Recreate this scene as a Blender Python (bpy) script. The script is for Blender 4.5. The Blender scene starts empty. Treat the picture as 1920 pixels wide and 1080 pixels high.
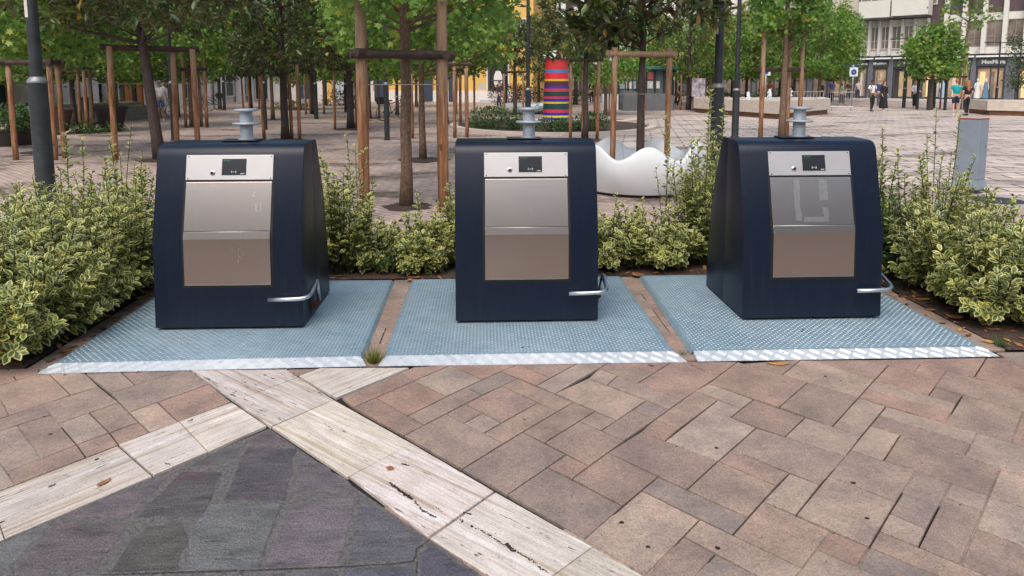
import bpy, bmesh, math, random
import numpy as np
from mathutils import Vector, Matrix, Euler, noise as mnoise

random.seed(11); NP = np.random.default_rng(7)
SC = bpy.context.scene
COL = SC.collection
R = math.radians

# ------------------------------------------------------------------ camera model
F, Y0, H = 1294.0, 303.4, 1.7
PITCH, YAW, ROLL = R(6.66), R(2.253), R(-0.109)

def ray(px, py):
    x = (px - 960) / F; y = -(py - Y0) / F
    x, y = x*math.cos(ROLL) - y*math.sin(ROLL), x*math.sin(ROLL) + y*math.cos(ROLL)
    fy = math.cos(PITCH) + y*math.sin(PITCH); z = -math.sin(PITCH) + y*math.cos(PITCH)
    return x*math.cos(YAW) + fy*math.sin(YAW), -x*math.sin(YAW) + fy*math.cos(YAW), z

def G(px, py, z=0.0):                       # point of a level surface seen at a pixel
    a, b, c = ray(px, py); t = (z - H)/c
    return (a*t, b*t)

def DP(px, py, yy):                         # point at depth yy seen at a pixel
    a, b, c = ray(px, py); t = yy/b
    return (a*t, yy, H + c*t)

# ------------------------------------------------------------------ object helpers
def link(o, parent=None):
    COL.objects.link(o)
    if parent is not None: o.parent = parent
    return o

def tag(o, label=None, cat=None, group=None, kind=None):
    if label: o['label'] = label
    if cat: o['category'] = cat
    if group: o['group'] = group
    if kind: o['kind'] = kind
    return o

def thing(name, label, cat, loc=(0, 0, 0), rz=0.0, group=None):
    o = bpy.data.objects.new(name, None); o.empty_display_size = 0.2
    link(o); o.location = loc; o.rotation_euler = (0, 0, rz)
    return tag(o, label, cat, group)

def mesh_np(name, V, F_, mats, parent=None, smooth=False, col=None, mi=None, loc=None):
    """V (n,3); F_ list of index tuples or an int array; col (n,4) per vertex"""
    me = bpy.data.meshes.new(name)
    V = np.asarray(V, dtype=np.float32)
    if isinstance(F_, np.ndarray):
        nf, k = F_.shape
        me.vertices.add(len(V)); me.vertices.foreach_set('co', V.ravel())
        me.loops.add(nf*k); me.loops.foreach_set('vertex_index', F_.astype(np.int32).ravel())
        me.polygons.add(nf)
        me.polygons.foreach_set('loop_start', np.arange(0, nf*k, k, dtype=np.int32))
        me.polygons.foreach_set('loop_total', np.full(nf, k, dtype=np.int32))
        me.update(calc_edges=True)
    else:
        me.from_pydata([tuple(v) for v in V.tolist()], [], F_)
    if not isinstance(mats, (list, tuple)): mats = [mats]
    for m in mats: me.materials.append(m)
    if mi is not None: me.polygons.foreach_set('material_index', np.asarray(mi, dtype=np.int32))
    if smooth: me.polygons.foreach_set('use_smooth', np.ones(len(me.polygons), dtype=bool))
    if col is not None:
        a = me.attributes.new('Col', 'FLOAT_COLOR', 'POINT')
        a.data.foreach_set('color', np.asarray(col, dtype=np.float32).ravel())
    me.validate(); me.update()
    o = bpy.data.objects.new(name, me); link(o, parent)
    if loc is not None: o.location = loc
    return o

class MB:
    """collects shapes; build() links them as ONE mesh object"""
    def __init__(s): s.v, s.f, s.m, s.c = [], [], [], []
    def add(s, V, F_, m=0, c=None):
        n = len(s.v); s.v += [tuple(p) for p in V]
        s.f += [tuple(i+n for i in f) for f in F_]; s.m += [m]*len(F_)
        s.c += [c if c else (1, 1, 1, 1)]*len(V)
        return s
    def box(s, a, b, m=0, c=None, rz=0.0, ctr=None):
        x0, y0, z0 = a; x1, y1, z1 = b
        V = [(x0,y0,z0),(x1,y0,z0),(x1,y1,z0),(x0,y1,z0),(x0,y0,z1),(x1,y0,z1),(x1,y1,z1),(x0,y1,z1)]
        if rz:
            cx, cy = ctr or ((x0+x1)/2, (y0+y1)/2); ca, sa = math.cos(rz), math.sin(rz)
            V = [(cx+(x-cx)*ca-(y-cy)*sa, cy+(x-cx)*sa+(y-cy)*ca, z) for x, y, z in V]
        return s.add(V, [(0,3,2,1),(4,5,6,7),(0,1,5,4),(1,2,6,5),(2,3,7,6),(3,0,4,7)], m, c)
    def bbox(s, a, b, r=0.01, m=0):
        """box with chamfered edges"""
        bm = bmesh.new(); bmesh.ops.create_cube(bm, size=1)
        for v in bm.verts:
            v.co = Vector([(a[i]+b[i])/2 + v.co[i]*(b[i]-a[i]) for i in range(3)])
        bmesh.ops.bevel(bm, geom=bm.edges[:], offset=r, segments=2, affect='EDGES', profile=0.5)
        bm.verts.index_update()
        s.add([v.co[:] for v in bm.verts], [tuple(v.index for v in f.verts) for f in bm.faces], m); bm.free()
        return s
    def tube(s, pts, r, n=10, m=0, cap=True, c=None, jit=0.0):
        pts = [Vector(p) for p in pts]; k = len(pts)
        rr = r if isinstance(r, (list, tuple)) else [r]*k
        V, F_ = [], []
        prev = None
        for i, p in enumerate(pts):
            d = (pts[min(i+1, k-1)] - pts[max(i-1, 0)]).normalized()
            if prev is None:
                u = d.orthogonal().normalized()
            else:
                u = (prev - d*prev.dot(d)).normalized()
            prev = u; w = d.cross(u)
            for j in range(n):
                a = 2*math.pi*j/n; q = rr[i]*(1 + (random.uniform(-jit, jit) if jit else 0))
                V.append(tuple(p + (u*math.cos(a) + w*math.sin(a))*q))
        for i in range(k-1):
            for j in range(n):
                F_.append((i*n+j, i*n+(j+1) % n, (i+1)*n+(j+1) % n, (i+1)*n+j))
        if cap:
            F_.append(tuple(range(n-1, -1, -1))); F_.append(tuple((k-1)*n+j for j in range(n)))
        return s.add(V, F_, m, c)
    def lathe(s, prof, n=20, m=0, o=(0, 0, 0), c=None, cap=True):
        V, F_ = [], []
        for r_, z in prof:
            for j in range(n):
                a = 2*math.pi*j/n; V.append((o[0]+r_*math.cos(a), o[1]+r_*math.sin(a), o[2]+z))
        k = len(prof)
        for i in range(k-1):
            for j in range(n):
                F_.append((i*n+j, i*n+(j+1) % n, (i+1)*n+(j+1) % n, (i+1)*n+j))
        if cap:
            F_.append(tuple(range(n-1, -1, -1))); F_.append(tuple((k-1)*n+j for j in range(n)))
        return s.add(V, F_, m, c)
    def prism(s, poly, z0, z1, m=0, c=None):
        n = len(poly)
        A = sum(poly[i][0]*poly[(i+1) % n][1] - poly[(i+1) % n][0]*poly[i][1] for i in range(n))
        if A < 0: poly = poly[::-1]
        V = [(x, y, z0) for x, y in poly] + [(x, y, z1) for x, y in poly]
        F_ = [tuple(range(n-1, -1, -1)), tuple(range(n, 2*n))] + [(i, (i+1) % n, n+(i+1) % n, n+i) for i in range(n)]
        return s.add(V, F_, m, c)
    def build(s, name, mats, parent=None, smooth=False, col=False, loc=None, rz=None):
        o = mesh_np(name, s.v, s.f, mats, parent, smooth, s.c if col else None, s.m, loc)
        if rz is not None: o.rotation_euler = (0, 0, rz)
        return o

def autosmooth(o, ang=40):
    """smooth faces, sharp edges above an angle"""
    bm = bmesh.new(); bm.from_mesh(o.data)
    for f in bm.faces: f.smooth = True
    for e in bm.edges:
        if len(e.link_faces) == 2 and e.calc_face_angle(0) > R(ang): e.smooth = False
    bm.to_mesh(o.data); bm.free(); return o

def copy_tree(o, parent=None):
    c = o.copy(); link(c, parent)
    for ch in list(o.children):
        d = copy_tree(ch, c); d.matrix_parent_inverse = ch.matrix_parent_inverse.copy()
    return c

# ------------------------------------------------------------------ materials
def new_mat(name):
    m = bpy.data.materials.new(name); m.use_nodes = True
    nt = m.node_tree; return m, nt, nt.nodes['Principled BSDF']

def N(nt, t, **kw):
    n = nt.nodes.new(t)
    for k, v in kw.items():
        if k in n.inputs.keys(): n.inputs[k].default_value = v
        else: setattr(n, k, v)
    return n

def L(nt, a, b): nt.links.new(a, b)

def ramp(nt, fac, stops):
    r_ = N(nt, 'ShaderNodeValToRGB'); e = r_.color_ramp.elements
    while len(e) < len(stops): e.new(0.5)
    for i, (p, c) in enumerate(stops):
        e[i].position = p; e[i].color = (c if len(c) == 4 else (*c, 1))
    L(nt, fac, r_.inputs['Fac']); return r_.outputs['Color']

def mixc(nt, fac, a, b, mode='MIX'):
    n = N(nt, 'ShaderNodeMix', data_type='RGBA', blend_type=mode)
    for s_, v in ((n.inputs['Factor'], fac), (n.inputs['A'], a), (n.inputs['B'], b)):
        pass
    ins = [i for i in n.inputs if i.enabled]
    fi = n.inputs[0]; ai = n.inputs[6]; bi = n.inputs[7]
    for s_, v in ((fi, fac), (ai, a), (bi, b)):
        if hasattr(v, 'links') or hasattr(v, 'is_linked'): L(nt, v, s_)
        elif isinstance(v, (int, float)): s_.default_value = v
        else: s_.default_value = (*v, 1) if len(v) == 3 else v
    return n.outputs[2]

def coords(nt, kind='Object', scale=(1, 1, 1), rot=(0, 0, 0)):
    t = N(nt, 'ShaderNodeTexCoord' if kind != 'Position' else 'ShaderNodeNewGeometry'); mp = N(nt, 'ShaderNodeMapping')
    mp.inputs['Scale'].default_value = scale; mp.inputs['Rotation'].default_value = rot
    L(nt, t.outputs[kind], mp.inputs['Vector']); return mp.outputs['Vector']

def noise(nt, vec, scale, detail=4, rough=0.55):
    n = N(nt, 'ShaderNodeTexNoise'); n.inputs['Scale'].default_value = scale
    n.inputs['Detail'].default_value = detail; n.inputs['Roughness'].default_value = rough
    L(nt, vec, n.inputs['Vector']); return n.outputs['Fac']

def bump(nt, bsdf, h, strength=0.3, dist=0.01):
    b = N(nt, 'ShaderNodeBump'); b.inputs['Strength'].default_value = strength; b.inputs['Distance'].default_value = dist
    L(nt, h, b.inputs['Height']); L(nt, b.outputs['Normal'], bsdf.inputs['Normal'])

def simple(name, c, rough=0.6, metal=0.0, var=0.25, scale=8.0, bs=0.0, bscale=60.0, emit=None, spec=None):
    """plain coloured surface with soft mottling of its own colour"""
    m, nt, b = new_mat(name); v = coords(nt)
    n = noise(nt, v, scale, 5)
    lo = tuple(x*(1-var) for x in c); hi = tuple(min(1, x*(1+var)) for x in c)
    L(nt, ramp(nt, n, [(0.3, lo), (0.7, hi)]), b.inputs['Base Color'])
    b.inputs['Roughness'].default_value = rough; b.inputs['Metallic'].default_value = metal
    if spec is not None: b.inputs['Specular IOR Level'].default_value = spec
    if bs: bump(nt, b, noise(nt, v, bscale, 4), bs)
    if emit: b.inputs['Emission Color'].default_value = (*c, 1); b.inputs['Emission Strength'].default_value = emit
    return m

def col_attr(nt):
    a = N(nt, 'ShaderNodeAttribute'); a.attribute_name = 'Col'; return a

M = {}
def build_materials():
    # clay pavers: each paver's own tint comes in the colour attribute
    m, nt, b = new_mat('clay_paver'); v = coords(nt); a = col_attr(nt)
    big = ramp(nt, noise(nt, v, 5.0, 4), [(0.28, (0.74, 0.74, 0.77)), (0.5, (1, 1, 1)), (0.72, (1.30, 1.26, 1.20))])
    c = mixc(nt, 1.0, a.outputs['Color'], big, 'MULTIPLY')
    med = ramp(nt, noise(nt, v, 34.0, 5, .75), [(0.3, (0.76, 0.75, 0.76)), (0.7, (1.20, 1.20, 1.18))])
    c = mixc(nt, 1.0, c, med, 'MULTIPLY')
    fine = ramp(nt, noise(nt, v, 105.0, 4, .9), [(0.30, (0.40, 0.38, 0.38)), (0.5, (1, 1, 1)), (0.70, (1.55, 1.51, 1.47))])
    c = mixc(nt, 0.9, c, fine, 'MULTIPLY')
    pit = ramp(nt, noise(nt, v, 85.0, 2, .5), [(0.275, (0.22, 0.19, 0.17)), (0.305, (1, 1, 1))])
    c = mixc(nt, 1.0, c, pit, 'MULTIPLY')
    L(nt, c, b.inputs['Base Color']); b.inputs['Roughness'].default_value = 0.78
    bump(nt, b, noise(nt, v, 260.0, 4, .7), 0.35, 0.004); M['paver'] = m
    # travertine, grain along the slab
    for nm, ang in (('travertine_a', 40.0), ('travertine_b', -48.0)):
        m, nt, b = new_mat(nm); a = col_attr(nt)
        vs = coords(nt, 'Object', (1, 1, 1), (0, 0, R(ang)))
        mp = N(nt, 'ShaderNodeMapping'); mp.inputs['Scale'].default_value = (0.30, 9.0, 1.0); L(nt, vs, mp.inputs['Vector'])
        vv = mp.outputs['Vector']
        c = ramp(nt, noise(nt, vv, 2.3, 5, .52), [(0.28, (0.30, 0.245, 0.19)), (0.38, (0.44, 0.375, 0.305)), (0.47, (0.60, 0.56, 0.51)), (0.54, (0.46, 0.42, 0.375)), (0.62, (0.66, 0.635, 0.60)), (0.72, (0.50, 0.46, 0.42)), (0.80, (0.34, 0.325, 0.315))])
        c = mixc(nt, 1.0, c, a.outputs['Color'], 'MULTIPLY')
        c = mixc(nt, 0.5, c, ramp(nt, noise(nt, vv, 11.0, 5, .75), [(0.33, (0.62, 0.59, 0.55)), (0.52, (1, 1, 1)), (0.7, (1.15, 1.15, 1.15))]), 'MULTIPLY')
        mp2 = N(nt, 'ShaderNodeMapping'); mp2.inputs['Scale'].default_value = (0.8, 4.4, 1.0); L(nt, vs, mp2.inputs['Vector'])
        p = noise(nt, mp2.outputs['Vector'], 17.0, 5, .66)
        band = noise(nt, vv, 1.7, 2, .5)
        pm = N(nt, 'ShaderNodeMath', operation='ADD'); L(nt, p, pm.inputs[0])
        bm_ = N(nt, 'ShaderNodeMath', operation='MULTIPLY'); L(nt, band, bm_.inputs[0]); bm_.inputs[1].default_value = 0.35
        L(nt, bm_.outputs[0], pm.inputs[1])
        pit = ramp(nt, pm.outputs[0], [(0.495, (0.07, 0.055, 0.045)), (0.53, (1, 1, 1))])
        c = mixc(nt, 0.85, c, pit, 'MULTIPLY')
        c = mixc(nt, 0.8, c, ramp(nt, noise(nt, vs, 6.0, 6, .7), [(0.3, (0.78, 0.76, 0.74)), (0.55, (1.03, 1.03, 1.03)), (0.72, (1.14, 1.14, 1.14))]), 'MULTIPLY')
        c = mixc(nt, 0.8, c, ramp(nt, noise(nt, vs, 110.0, 3, .8), [(0.30, (0.62, 0.60, 0.58)), (0.5, (1.0, 1.0, 1.0)), (0.7, (1.1, 1.1, 1.1))]), 'MULTIPLY')
        L(nt, c, b.inputs['Base Color']); b.inputs['Roughness'].default_value = 0.7
        bump(nt, b, pit, 0.5, 0.004); M[nm] = m
    # porphyry flags
    m, nt, b = new_mat('porphyry'); v = coords(nt); a = col_attr(nt)
    vs = coords(nt, 'Object', (1, 2.4, 1), (0, 0, R(12)))
    c = mixc(nt, 1.0, a.outputs['Color'], ramp(nt, noise(nt, vs, 6.0, 6, .65), [(0.28, (0.62, 0.62, 0.65)), (0.5, (1.10, 1.08, 1.10)), (0.72, (1.5, 1.42, 1.42))]), 'MULTIPLY')
    c = mixc(nt, 0.9, c, ramp(nt, noise(nt, v, 95.0, 4, .9), [(0.3, (0.30, 0.30, 0.32)), (0.5, (1, 1, 1)), (0.72, (1.75, 1.7, 1.68))]), 'MULTIPLY')
    ridge = coords(nt, 'Object', (0.7, 4.0, 1), (0, 0, R(8)))
    rn = noise(nt, ridge, 9.0, 6, .72)
    c = mixc(nt, .85, c, ramp(nt, rn, [(0.34, (0.40, 0.40, 0.43)), (0.44, (1, 1, 1)), (0.58, (1.05, 1.05, 1.05)), (0.70, (1.5, 1.45, 1.42))]), 'MULTIPLY')
    stain = ramp(nt, noise(nt, coords(nt, 'Object', (2.2, .8, 1), (0, 0, R(12))), 2.6, 3, .6), [(0.63, (0, 0, 0)), (0.72, (.8, .8, .8))])
    c = mixc(nt, stain, c, mixc(nt, 0.55, c, (0.17, 0.075, 0.085)))
    L(nt, c, b.inputs['Base Color']); b.inputs['Roughness'].default_value = 0.62
    hh = N(nt, 'ShaderNodeMath', operation='ADD'); L(nt, rn, hh.inputs[0]); L(nt, noise(nt, v, 120.0, 4, .7), hh.inputs[1])
    bump(nt, b, hh.outputs[0], 1.0, 0.022); M['porphyry'] = m
    M['mortar'] = simple('mortar', (0.112, 0.106, 0.104), 0.9, var=.45, scale=60, bs=.8, bscale=120)
    M['joint'] = simple('joint_sand', (0.011, 0.009, 0.008), 0.95, var=.4, scale=40)
    # far paving
    for nm, c1, c2, sx, rot in (('plaza_pink', (0.47, 0.37, 0.325), (0.32, 0.245, 0.215), 2.2, 0.78), ('plaza_beige', (0.56, 0.475, 0.41), (0.43, 0.355, 0.30), .62, 0.22)):
        m, nt, b = new_mat(nm); v = coords(nt, 'Object', (1, 1, 1), (0, 0, rot))
        br = N(nt, 'ShaderNodeTexBrick'); L(nt, v, br.inputs['Vector'])
        br.inputs['Scale'].default_value = sx; br.inputs['Color1'].default_value = (*c1, 1); br.inputs['Color2'].default_value = (*c2, 1)
        br.inputs['Mortar'].default_value = (0.06, 0.05, 0.045, 1); br.inputs['Mortar Size'].default_value = 0.014; br.inputs['Bias'].default_value = -.15
        w = noise(nt, coords(nt, 'Object', (0.42, 0.80, 1), (0, 0, 0.1)), 1.0, 7, .68)
        wet = ramp(nt, w, [(0.40, (1.16, 1.16, 1.16)), (0.52, (1.02, 1.02, 1.02)), (0.57, (0.72, 0.71, 0.70)), (0.66, (0.44, 0.44, 0.43))])
        c = mixc(nt, 1.0, br.outputs['Color'], wet, 'MULTIPLY')
        c = mixc(nt, .9, c, ramp(nt, noise(nt, v, 6.0, 5, .7), [(0.3, (0.78, 0.77, 0.77)), (0.7, (1.15, 1.15, 1.15))]), 'MULTIPLY')
        L(nt, c, b.inputs['Base Color'])
        L(nt, ramp(nt, w, [(0.52, (.62, .62, .62)), (0.62, (.22, .22, .22))]), b.inputs['Roughness']); M[nm] = m
    # galvanised tread plate and aluminium ramp
    m, nt, b = new_mat('galvanised'); v = coords(nt)
    c = ramp(nt, noise(nt, v, 9.0, 5, .65), [(0.3, (0.215, 0.32, 0.39)), (0.7, (0.32, 0.445, 0.52))])
    c = mixc(nt, .6, c, ramp(nt, noise(nt, v, 90.0, 3, .7), [(0.3, (0.7, 0.72, 0.74)), (0.7, (1.2, 1.2, 1.2))]), 'MULTIPLY')
    dirt = ramp(nt, noise(nt, coords(nt, 'Object', (1.2, .7, 1)), 2.0, 5, .6), [(0.50, (0, 0, 0)), (0.75, (.45, .45, .45))])
    c = mixc(nt, dirt, c, (0.36, 0.40, 0.40))
    L(nt, c, b.inputs['Base Color']); b.inputs['Metallic'].default_value = 0.45
    L(nt, ramp(nt, noise(nt, v, 14.0, 4), [(0.3, (.42, .42, .42)), (0.7, (.60, .60, .60))]), b.inputs['Roughness']); M['galv'] = m
    m, nt, b = new_mat('galvanised_treads'); v = coords(nt)
    L(nt, ramp(nt, noise(nt, v, 40.0, 3), [(0.3, (0.41, 0.54, 0.62)), (0.7, (0.57, 0.70, 0.77))]), b.inputs['Base Color'])
    b.inputs['Metallic'].default_value = 0.75; b.inputs['Roughness'].default_value = 0.38; M['galv_hi'] = m
    m, nt, b = new_mat('aluminium_ramp'); v = coords(nt)
    c = ramp(nt, noise(nt, v, 16.0, 5, .7), [(0.28, (0.42, 0.465, 0.50)), (0.5, (0.55, 0.60, 0.635))])
    L(nt, c, b.inputs['Base Color']); b.inputs['Metallic'].default_value = 0.30; b.inputs['Roughness'].default_value = 0.45; M['alu'] = m
    M['alu_hi'] = simple('aluminium_bars', (0.62, 0.665, 0.70), .40, .3, .05, 20)
    M['galv_post'] = simple('galvanised_post', (0.40, 0.45, 0.49), 0.5, .55, .2, 12)
    # navy paint with fine streaks
    m, nt, b = new_mat('navy_paint'); v = coords(nt, 'Position', (9, 9, .7))
    c = ramp(nt, noise(nt, v, 3.0, 5, .6), [(0.3, (0.0042, 0.0092, 0.0220)), (0.7, (0.0048, 0.0104, 0.0250))])
    L(nt, c, b.inputs['Base Color'])
    L(nt, ramp(nt, noise(nt, v, 4.0, 5, .7), [(0.3, (.335, .335, .335)), (0.7, (.355, .355, .355))]), b.inputs['Roughness'])
    b.inputs['Specular IOR Level'].default_value = 0.29
    v2 = coords(nt, 'Position', (22, 22, 1.3))
    dust = ramp(nt, noise(nt, v2, 1.6, 6, .7), [(0.52, (0, 0, 0)), (0.78, (.05, .05, .05))])
    c = mixc(nt, dust, c, (0.16, 0.17, 0.18))
    sc = ramp(nt, noise(nt, coords(nt, 'Position', (3, 3, 3)), 42.0, 3, .8), [(0.70, (0, 0, 0)), (0.76, (.05, .05, .05))])
    c = mixc(nt, sc, c, (0.22, 0.22, 0.22)); L(nt, c, b.inputs['Base Color'])
    bump(nt, b, noise(nt, coords(nt), 400.0, 2), 0.05, 0.002); M['navy'] = m
    # brushed stainless steel with run marks
    m, nt, b = new_mat('brushed_steel'); vb = coords(nt, 'Position', (1.0, 1.0, 60.0))
    br = noise(nt, vb, 6.0, 3, .6)
    vr = coords(nt, 'Position', (30, 30, 2.2))
    run = ramp(nt, noise(nt, vr, 1.0, 3, .5), [(0.62, (0, 0, 0)), (0.74, (.45, .45, .45))])
    c = ramp(nt, br, [(0.3, (0.455, 0.415, 0.380)), (0.7, (0.48, 0.44, 0.405))])
    c = mixc(nt, run, c, (0.53, 0.50, 0.46))
    L(nt, c, b.inputs['Base Color']); b.inputs['Metallic'].default_value = 1.0
    L(nt, ramp(nt, br, [(0.3, (.235, .235, .235)), (0.7, (.265, .265, .265))]), b.inputs['Roughness']); M['steel'] = m
    M['residue'] = simple('glue_residue', (0.47, 0.445, 0.42), .32, .97, .1, 60)
    M['steel_light'] = simple('satin_steel', (0.50, 0.49, 0.485), 0.42, .6, .06, 5)
    M['steel_tube'] = simple('steel_tube', (0.58, 0.58, 0.58), 0.3, 1.0, .1, 20)
    M['black_glass'] = simple('black_glass', (0.012, 0.013, 0.016), 0.12, 0, .1)
    M['black_gap'] = simple('black_gap', (0.006, 0.006, 0.007), 0.7)
    M['print_white'] = simple('white_print', (0.62, 0.64, 0.66), 0.6)
    M['print_green'] = simple('green_print', (0.03, 0.22, 0.08), 0.5)
    M['rust'] = simple('rusty_iron', (0.060, 0.026, 0.016), 0.85, .2, .5, 40)
    # variegated hedge leaf
    m, nt, b = new_mat('variegated_leaf'); a = col_attr(nt)
    sp = N(nt, 'ShaderNodeSeparateColor'); L(nt, a.outputs['Color'], sp.inputs[0])
    v = coords(nt)
    nz = noise(nt, v, 70.0, 2); ad = N(nt, 'ShaderNodeMath', operation='MULTIPLY_ADD'); L(nt, nz, ad.inputs[0]); ad.inputs[1].default_value = .5; L(nt, sp.outputs[0], ad.inputs[2])
    mask = ramp(nt, ad.outputs[0], [(0.76, (0, 0, 0)), (0.89, (1, 1, 1))])
    green = ramp(nt, sp.outputs[1], [(0.0, (0.050, 0.095, 0.028)), (0.5, (0.100, 0.168, 0.048)), (1.0, (0.185, 0.26, 0.072))])
    cream = ramp(nt, sp.outputs[1], [(0.0, (0.44, 0.46, 0.18)), (0.55, (0.68, 0.65, 0.27)), (1.0, (0.72, 0.63, 0.14))])
    c = mixc(nt, mask, green, cream)
    tipc = ramp(nt, sp.outputs[2], [(0.55, (0, 0, 0)), (1.0, (.55, .55, .55))])
    c = mixc(nt, tipc, c, (0.47, 0.48, 0.10))
    L(nt, c, b.inputs['Base Color']); b.inputs['Roughness'].default_value = 0.38; b.inputs['Specular IOR Level'].default_value = 0.45
    add_translucent(nt, b, c, 0.22); M['varieg'] = m
    # tree leaves
    for nm, stops, under, rg, tr in (
        ('magnolia_leaf', [(0.0, (0.032, 0.066, 0.018)), (0.5, (0.064, 0.122, 0.030)), (0.86, (0.14, 0.20, 0.045)), (0.93, (0.30, 0.21, 0.03)), (1.0, (0.34, 0.14, 0.03))], (0.115, 0.118, 0.040), 0.30, 0.26),
        ('bright_leaf', [(0.0, (0.070, 0.17, 0.032)), (0.5, (0.165, 0.315, 0.055)), (0.9, (0.31, 0.45, 0.085)), (0.965, (0.46, 0.40, 0.05)), (1.0, (0.55, 0.30, 0.03))], None, 0.5, 0.45),
        ('olive_leaf', [(0.0, (0.08, 0.12, 0.026)), (0.5, (0.16, 0.21, 0.045)), (0.85, (0.28, 0.27, 0.055)), (1.0, (0.34, 0.19, 0.035))], None, 0.45, 0.25),
        ('dark_leaf', [(0.0, (0.018, 0.042, 0.014)), (0.6, (0.045, 0.095, 0.026)), (1.0, (0.09, 0.15, 0.035))], None, 0.45, 0.2),
        ('weed_leaf', [(0.0, (0.03, 0.075, 0.018)), (0.6, (0.065, 0.14, 0.032)), (1.0, (0.12, 0.19, 0.05))], None, 0.5, 0.25),
        ('red_leaf', [(0.0, (0.03, 0.045, 0.015)), (0.5, (0.10, 0.05, 0.018)), (1.0, (0.23, 0.06, 0.025))], None, 0.45, 0.2)):
        m, nt, b = new_mat(nm); a = col_attr(nt); sp = N(nt, 'ShaderNodeSeparateColor'); L(nt, a.outputs['Color'], sp.inputs[0])
        c = ramp(nt, sp.outputs[1], stops)
        if under:
            g = N(nt, 'ShaderNodeNewGeometry'); c = mixc(nt, g.outputs['Backfacing'], c, under)
        L(nt, c, b.inputs['Base Color']); b.inputs['Roughness'].default_value = rg
        add_translucent(nt, b, c, tr); M[nm] = m
    # bark, timber
    m, nt, b = new_mat('bark_dark'); v = coords(nt, 'Object', (1, 1, .35)); n = noise(nt, v, 26, 6, .7)
    L(nt, ramp(nt, n, [(0.3, (0.028, 0.020, 0.017)), (0.7, (0.085, 0.062, 0.052))]), b.inputs['Base Color']); b.inputs['Roughness'].default_value = .85; bump(nt, b, n, .6, .01); M['bark_dark'] = m
    m, nt, b = new_mat('bark_brown'); v = coords(nt, 'Object', (1, 1, .5)); n = noise(nt, v, 30, 6, .75)
    L(nt, ramp(nt, n, [(0.28, (0.060, 0.036, 0.024)), (0.55, (0.17, 0.112, 0.072)), (0.72, (0.30, 0.24, 0.17))]), b.inputs['Base Color']); b.inputs['Roughness'].default_value = .9; bump(nt, b, n, .7, .012); M['bark_brown'] = m
    m, nt, b = new_mat('stake_timber'); v = coords(nt, 'Object', (1, 1, .09)); n = noise(nt, v, 22, 5, .65)
    c = ramp(nt, n, [(0.28, (0.095, 0.036, 0.016)), (0.5, (0.25, 0.112, 0.048)), (0.72, (0.43, 0.26, 0.135))])
    tz = N(nt, 'ShaderNodeTexCoord'); sx = N(nt, 'ShaderNodeSeparateXYZ'); L(nt, tz.outputs['Object'], sx.inputs[0])
    w = N(nt, 'ShaderNodeMath', operation='MULTIPLY_ADD'); L(nt, n, w.inputs[0]); w.inputs[1].default_value = .9
    zz = N(nt, 'ShaderNodeMath', operation='MULTIPLY'); L(nt, sx.outputs[2], zz.inputs[0]); zz.inputs[1].default_value = .28; L(nt, zz.outputs[0], w.inputs[2])
    grey = ramp(nt, w.outputs[0], [(0.80, (0, 0, 0)), (1.30, (.70, .70, .70))])
    c = mixc(nt, grey, c, (0.36, 0.255, 0.165))
    kn = ramp(nt, noise(nt, coords(nt, 'Object', (1, 1, .4)), 9, 2), [(0.27, (.25, .2, .18)), (0.33, (1, 1, 1))]); c = mixc(nt, .9, c, kn, 'MULTIPLY')
    L(nt, c, b.inputs['Base Color']); b.inputs['Roughness'].default_value = .75; bump(nt, b, n, .35, .006); M['timber'] = m
    M['timber_dark'] = simple('dark_timber', (0.050, 0.031, 0.025), .7, 0, .4, 14, .3, 30)
    M['wire'] = simple('tie_wire', (0.33, 0.31, 0.28), .5, .5)
    M['stem'] = simple('green_stem', (0.050, 0.050, 0.022), .7)
    M['soil'] = simple('bark_mulch', (0.060, 0.038, 0.028), .95, 0, .75, 45, 1.0, 50)
    M['lamp_paint'] = simple('anthracite_paint', (0.034, 0.038, 0.043), .42, .3, .3, 6, .1, 90)
    M['lamp_green'] = simple('weathered_lamp_paint', (0.036, 0.044, 0.046), .5, .3, .3, 6, .1, 90)
    M['collar'] = simple('lamp_collar', (0.22, 0.23, 0.235), .45, .4)
    M['white_gloss'] = simple('white_resin', (0.64, 0.675, 0.69), .32, 0, .04, 3)
    M['dirt_white'] = simple('paper_white', (0.62, 0.55, 0.52), .7, 0, .15, 30)
    M['pillar'] = simple('grey_painted_steel', (0.235, 0.285, 0.335), .5, .1, .1, 4)
    M['dark_metal'] = simple('dark_metal', (0.035, 0.037, 0.04), .5, .3)
    M['red'] = simple('red_paint', (0.40, 0.035, 0.03), .5)
    M['concrete'] = simple('concrete', (0.36, 0.34, 0.31), .85, 0, .2, 10, .3, 60)
    M['pale_stone'] = simple('pale_stone', (0.52, 0.455, 0.385), .75, 0, .12, 5, .1, 40)
    M['corten'] = simple('brown_steel', (0.17, 0.085, 0.045), .8, .1, .3, 10)
    M['white_wall'] = simple('white_render', (0.66, 0.64, 0.61), .85, 0, .06, 1.2)
    M['cream_wall'] = simple('cream_render', (0.60, 0.545, 0.45), .85, 0, .06, 1.2)
    M['grey_wall'] = simple('grey_render', (0.44, 0.45, 0.47), .85, 0, .08, 1.2)
    M['yellow_wall'] = simple('yellow_render', (0.66, 0.42, 0.115), .85, 0, .07, 1.0)
    M['orange_wall'] = simple('orange_render', (0.52, 0.22, 0.07), .85, 0, .1, 1.0)
    M['purple_wall'] = simple('aubergine_cladding', (0.090, 0.058, 0.070), .6, 0, .08, 1.0)
    M['offwhite'] = simple('offwhite_cladding', (0.62, 0.61, 0.55), .6, 0, .04, 1.5)
    M['shop_dark'] = simple('slate_cladding', (0.050, 0.053, 0.062), .5, 0, .1, 1.5)
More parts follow.
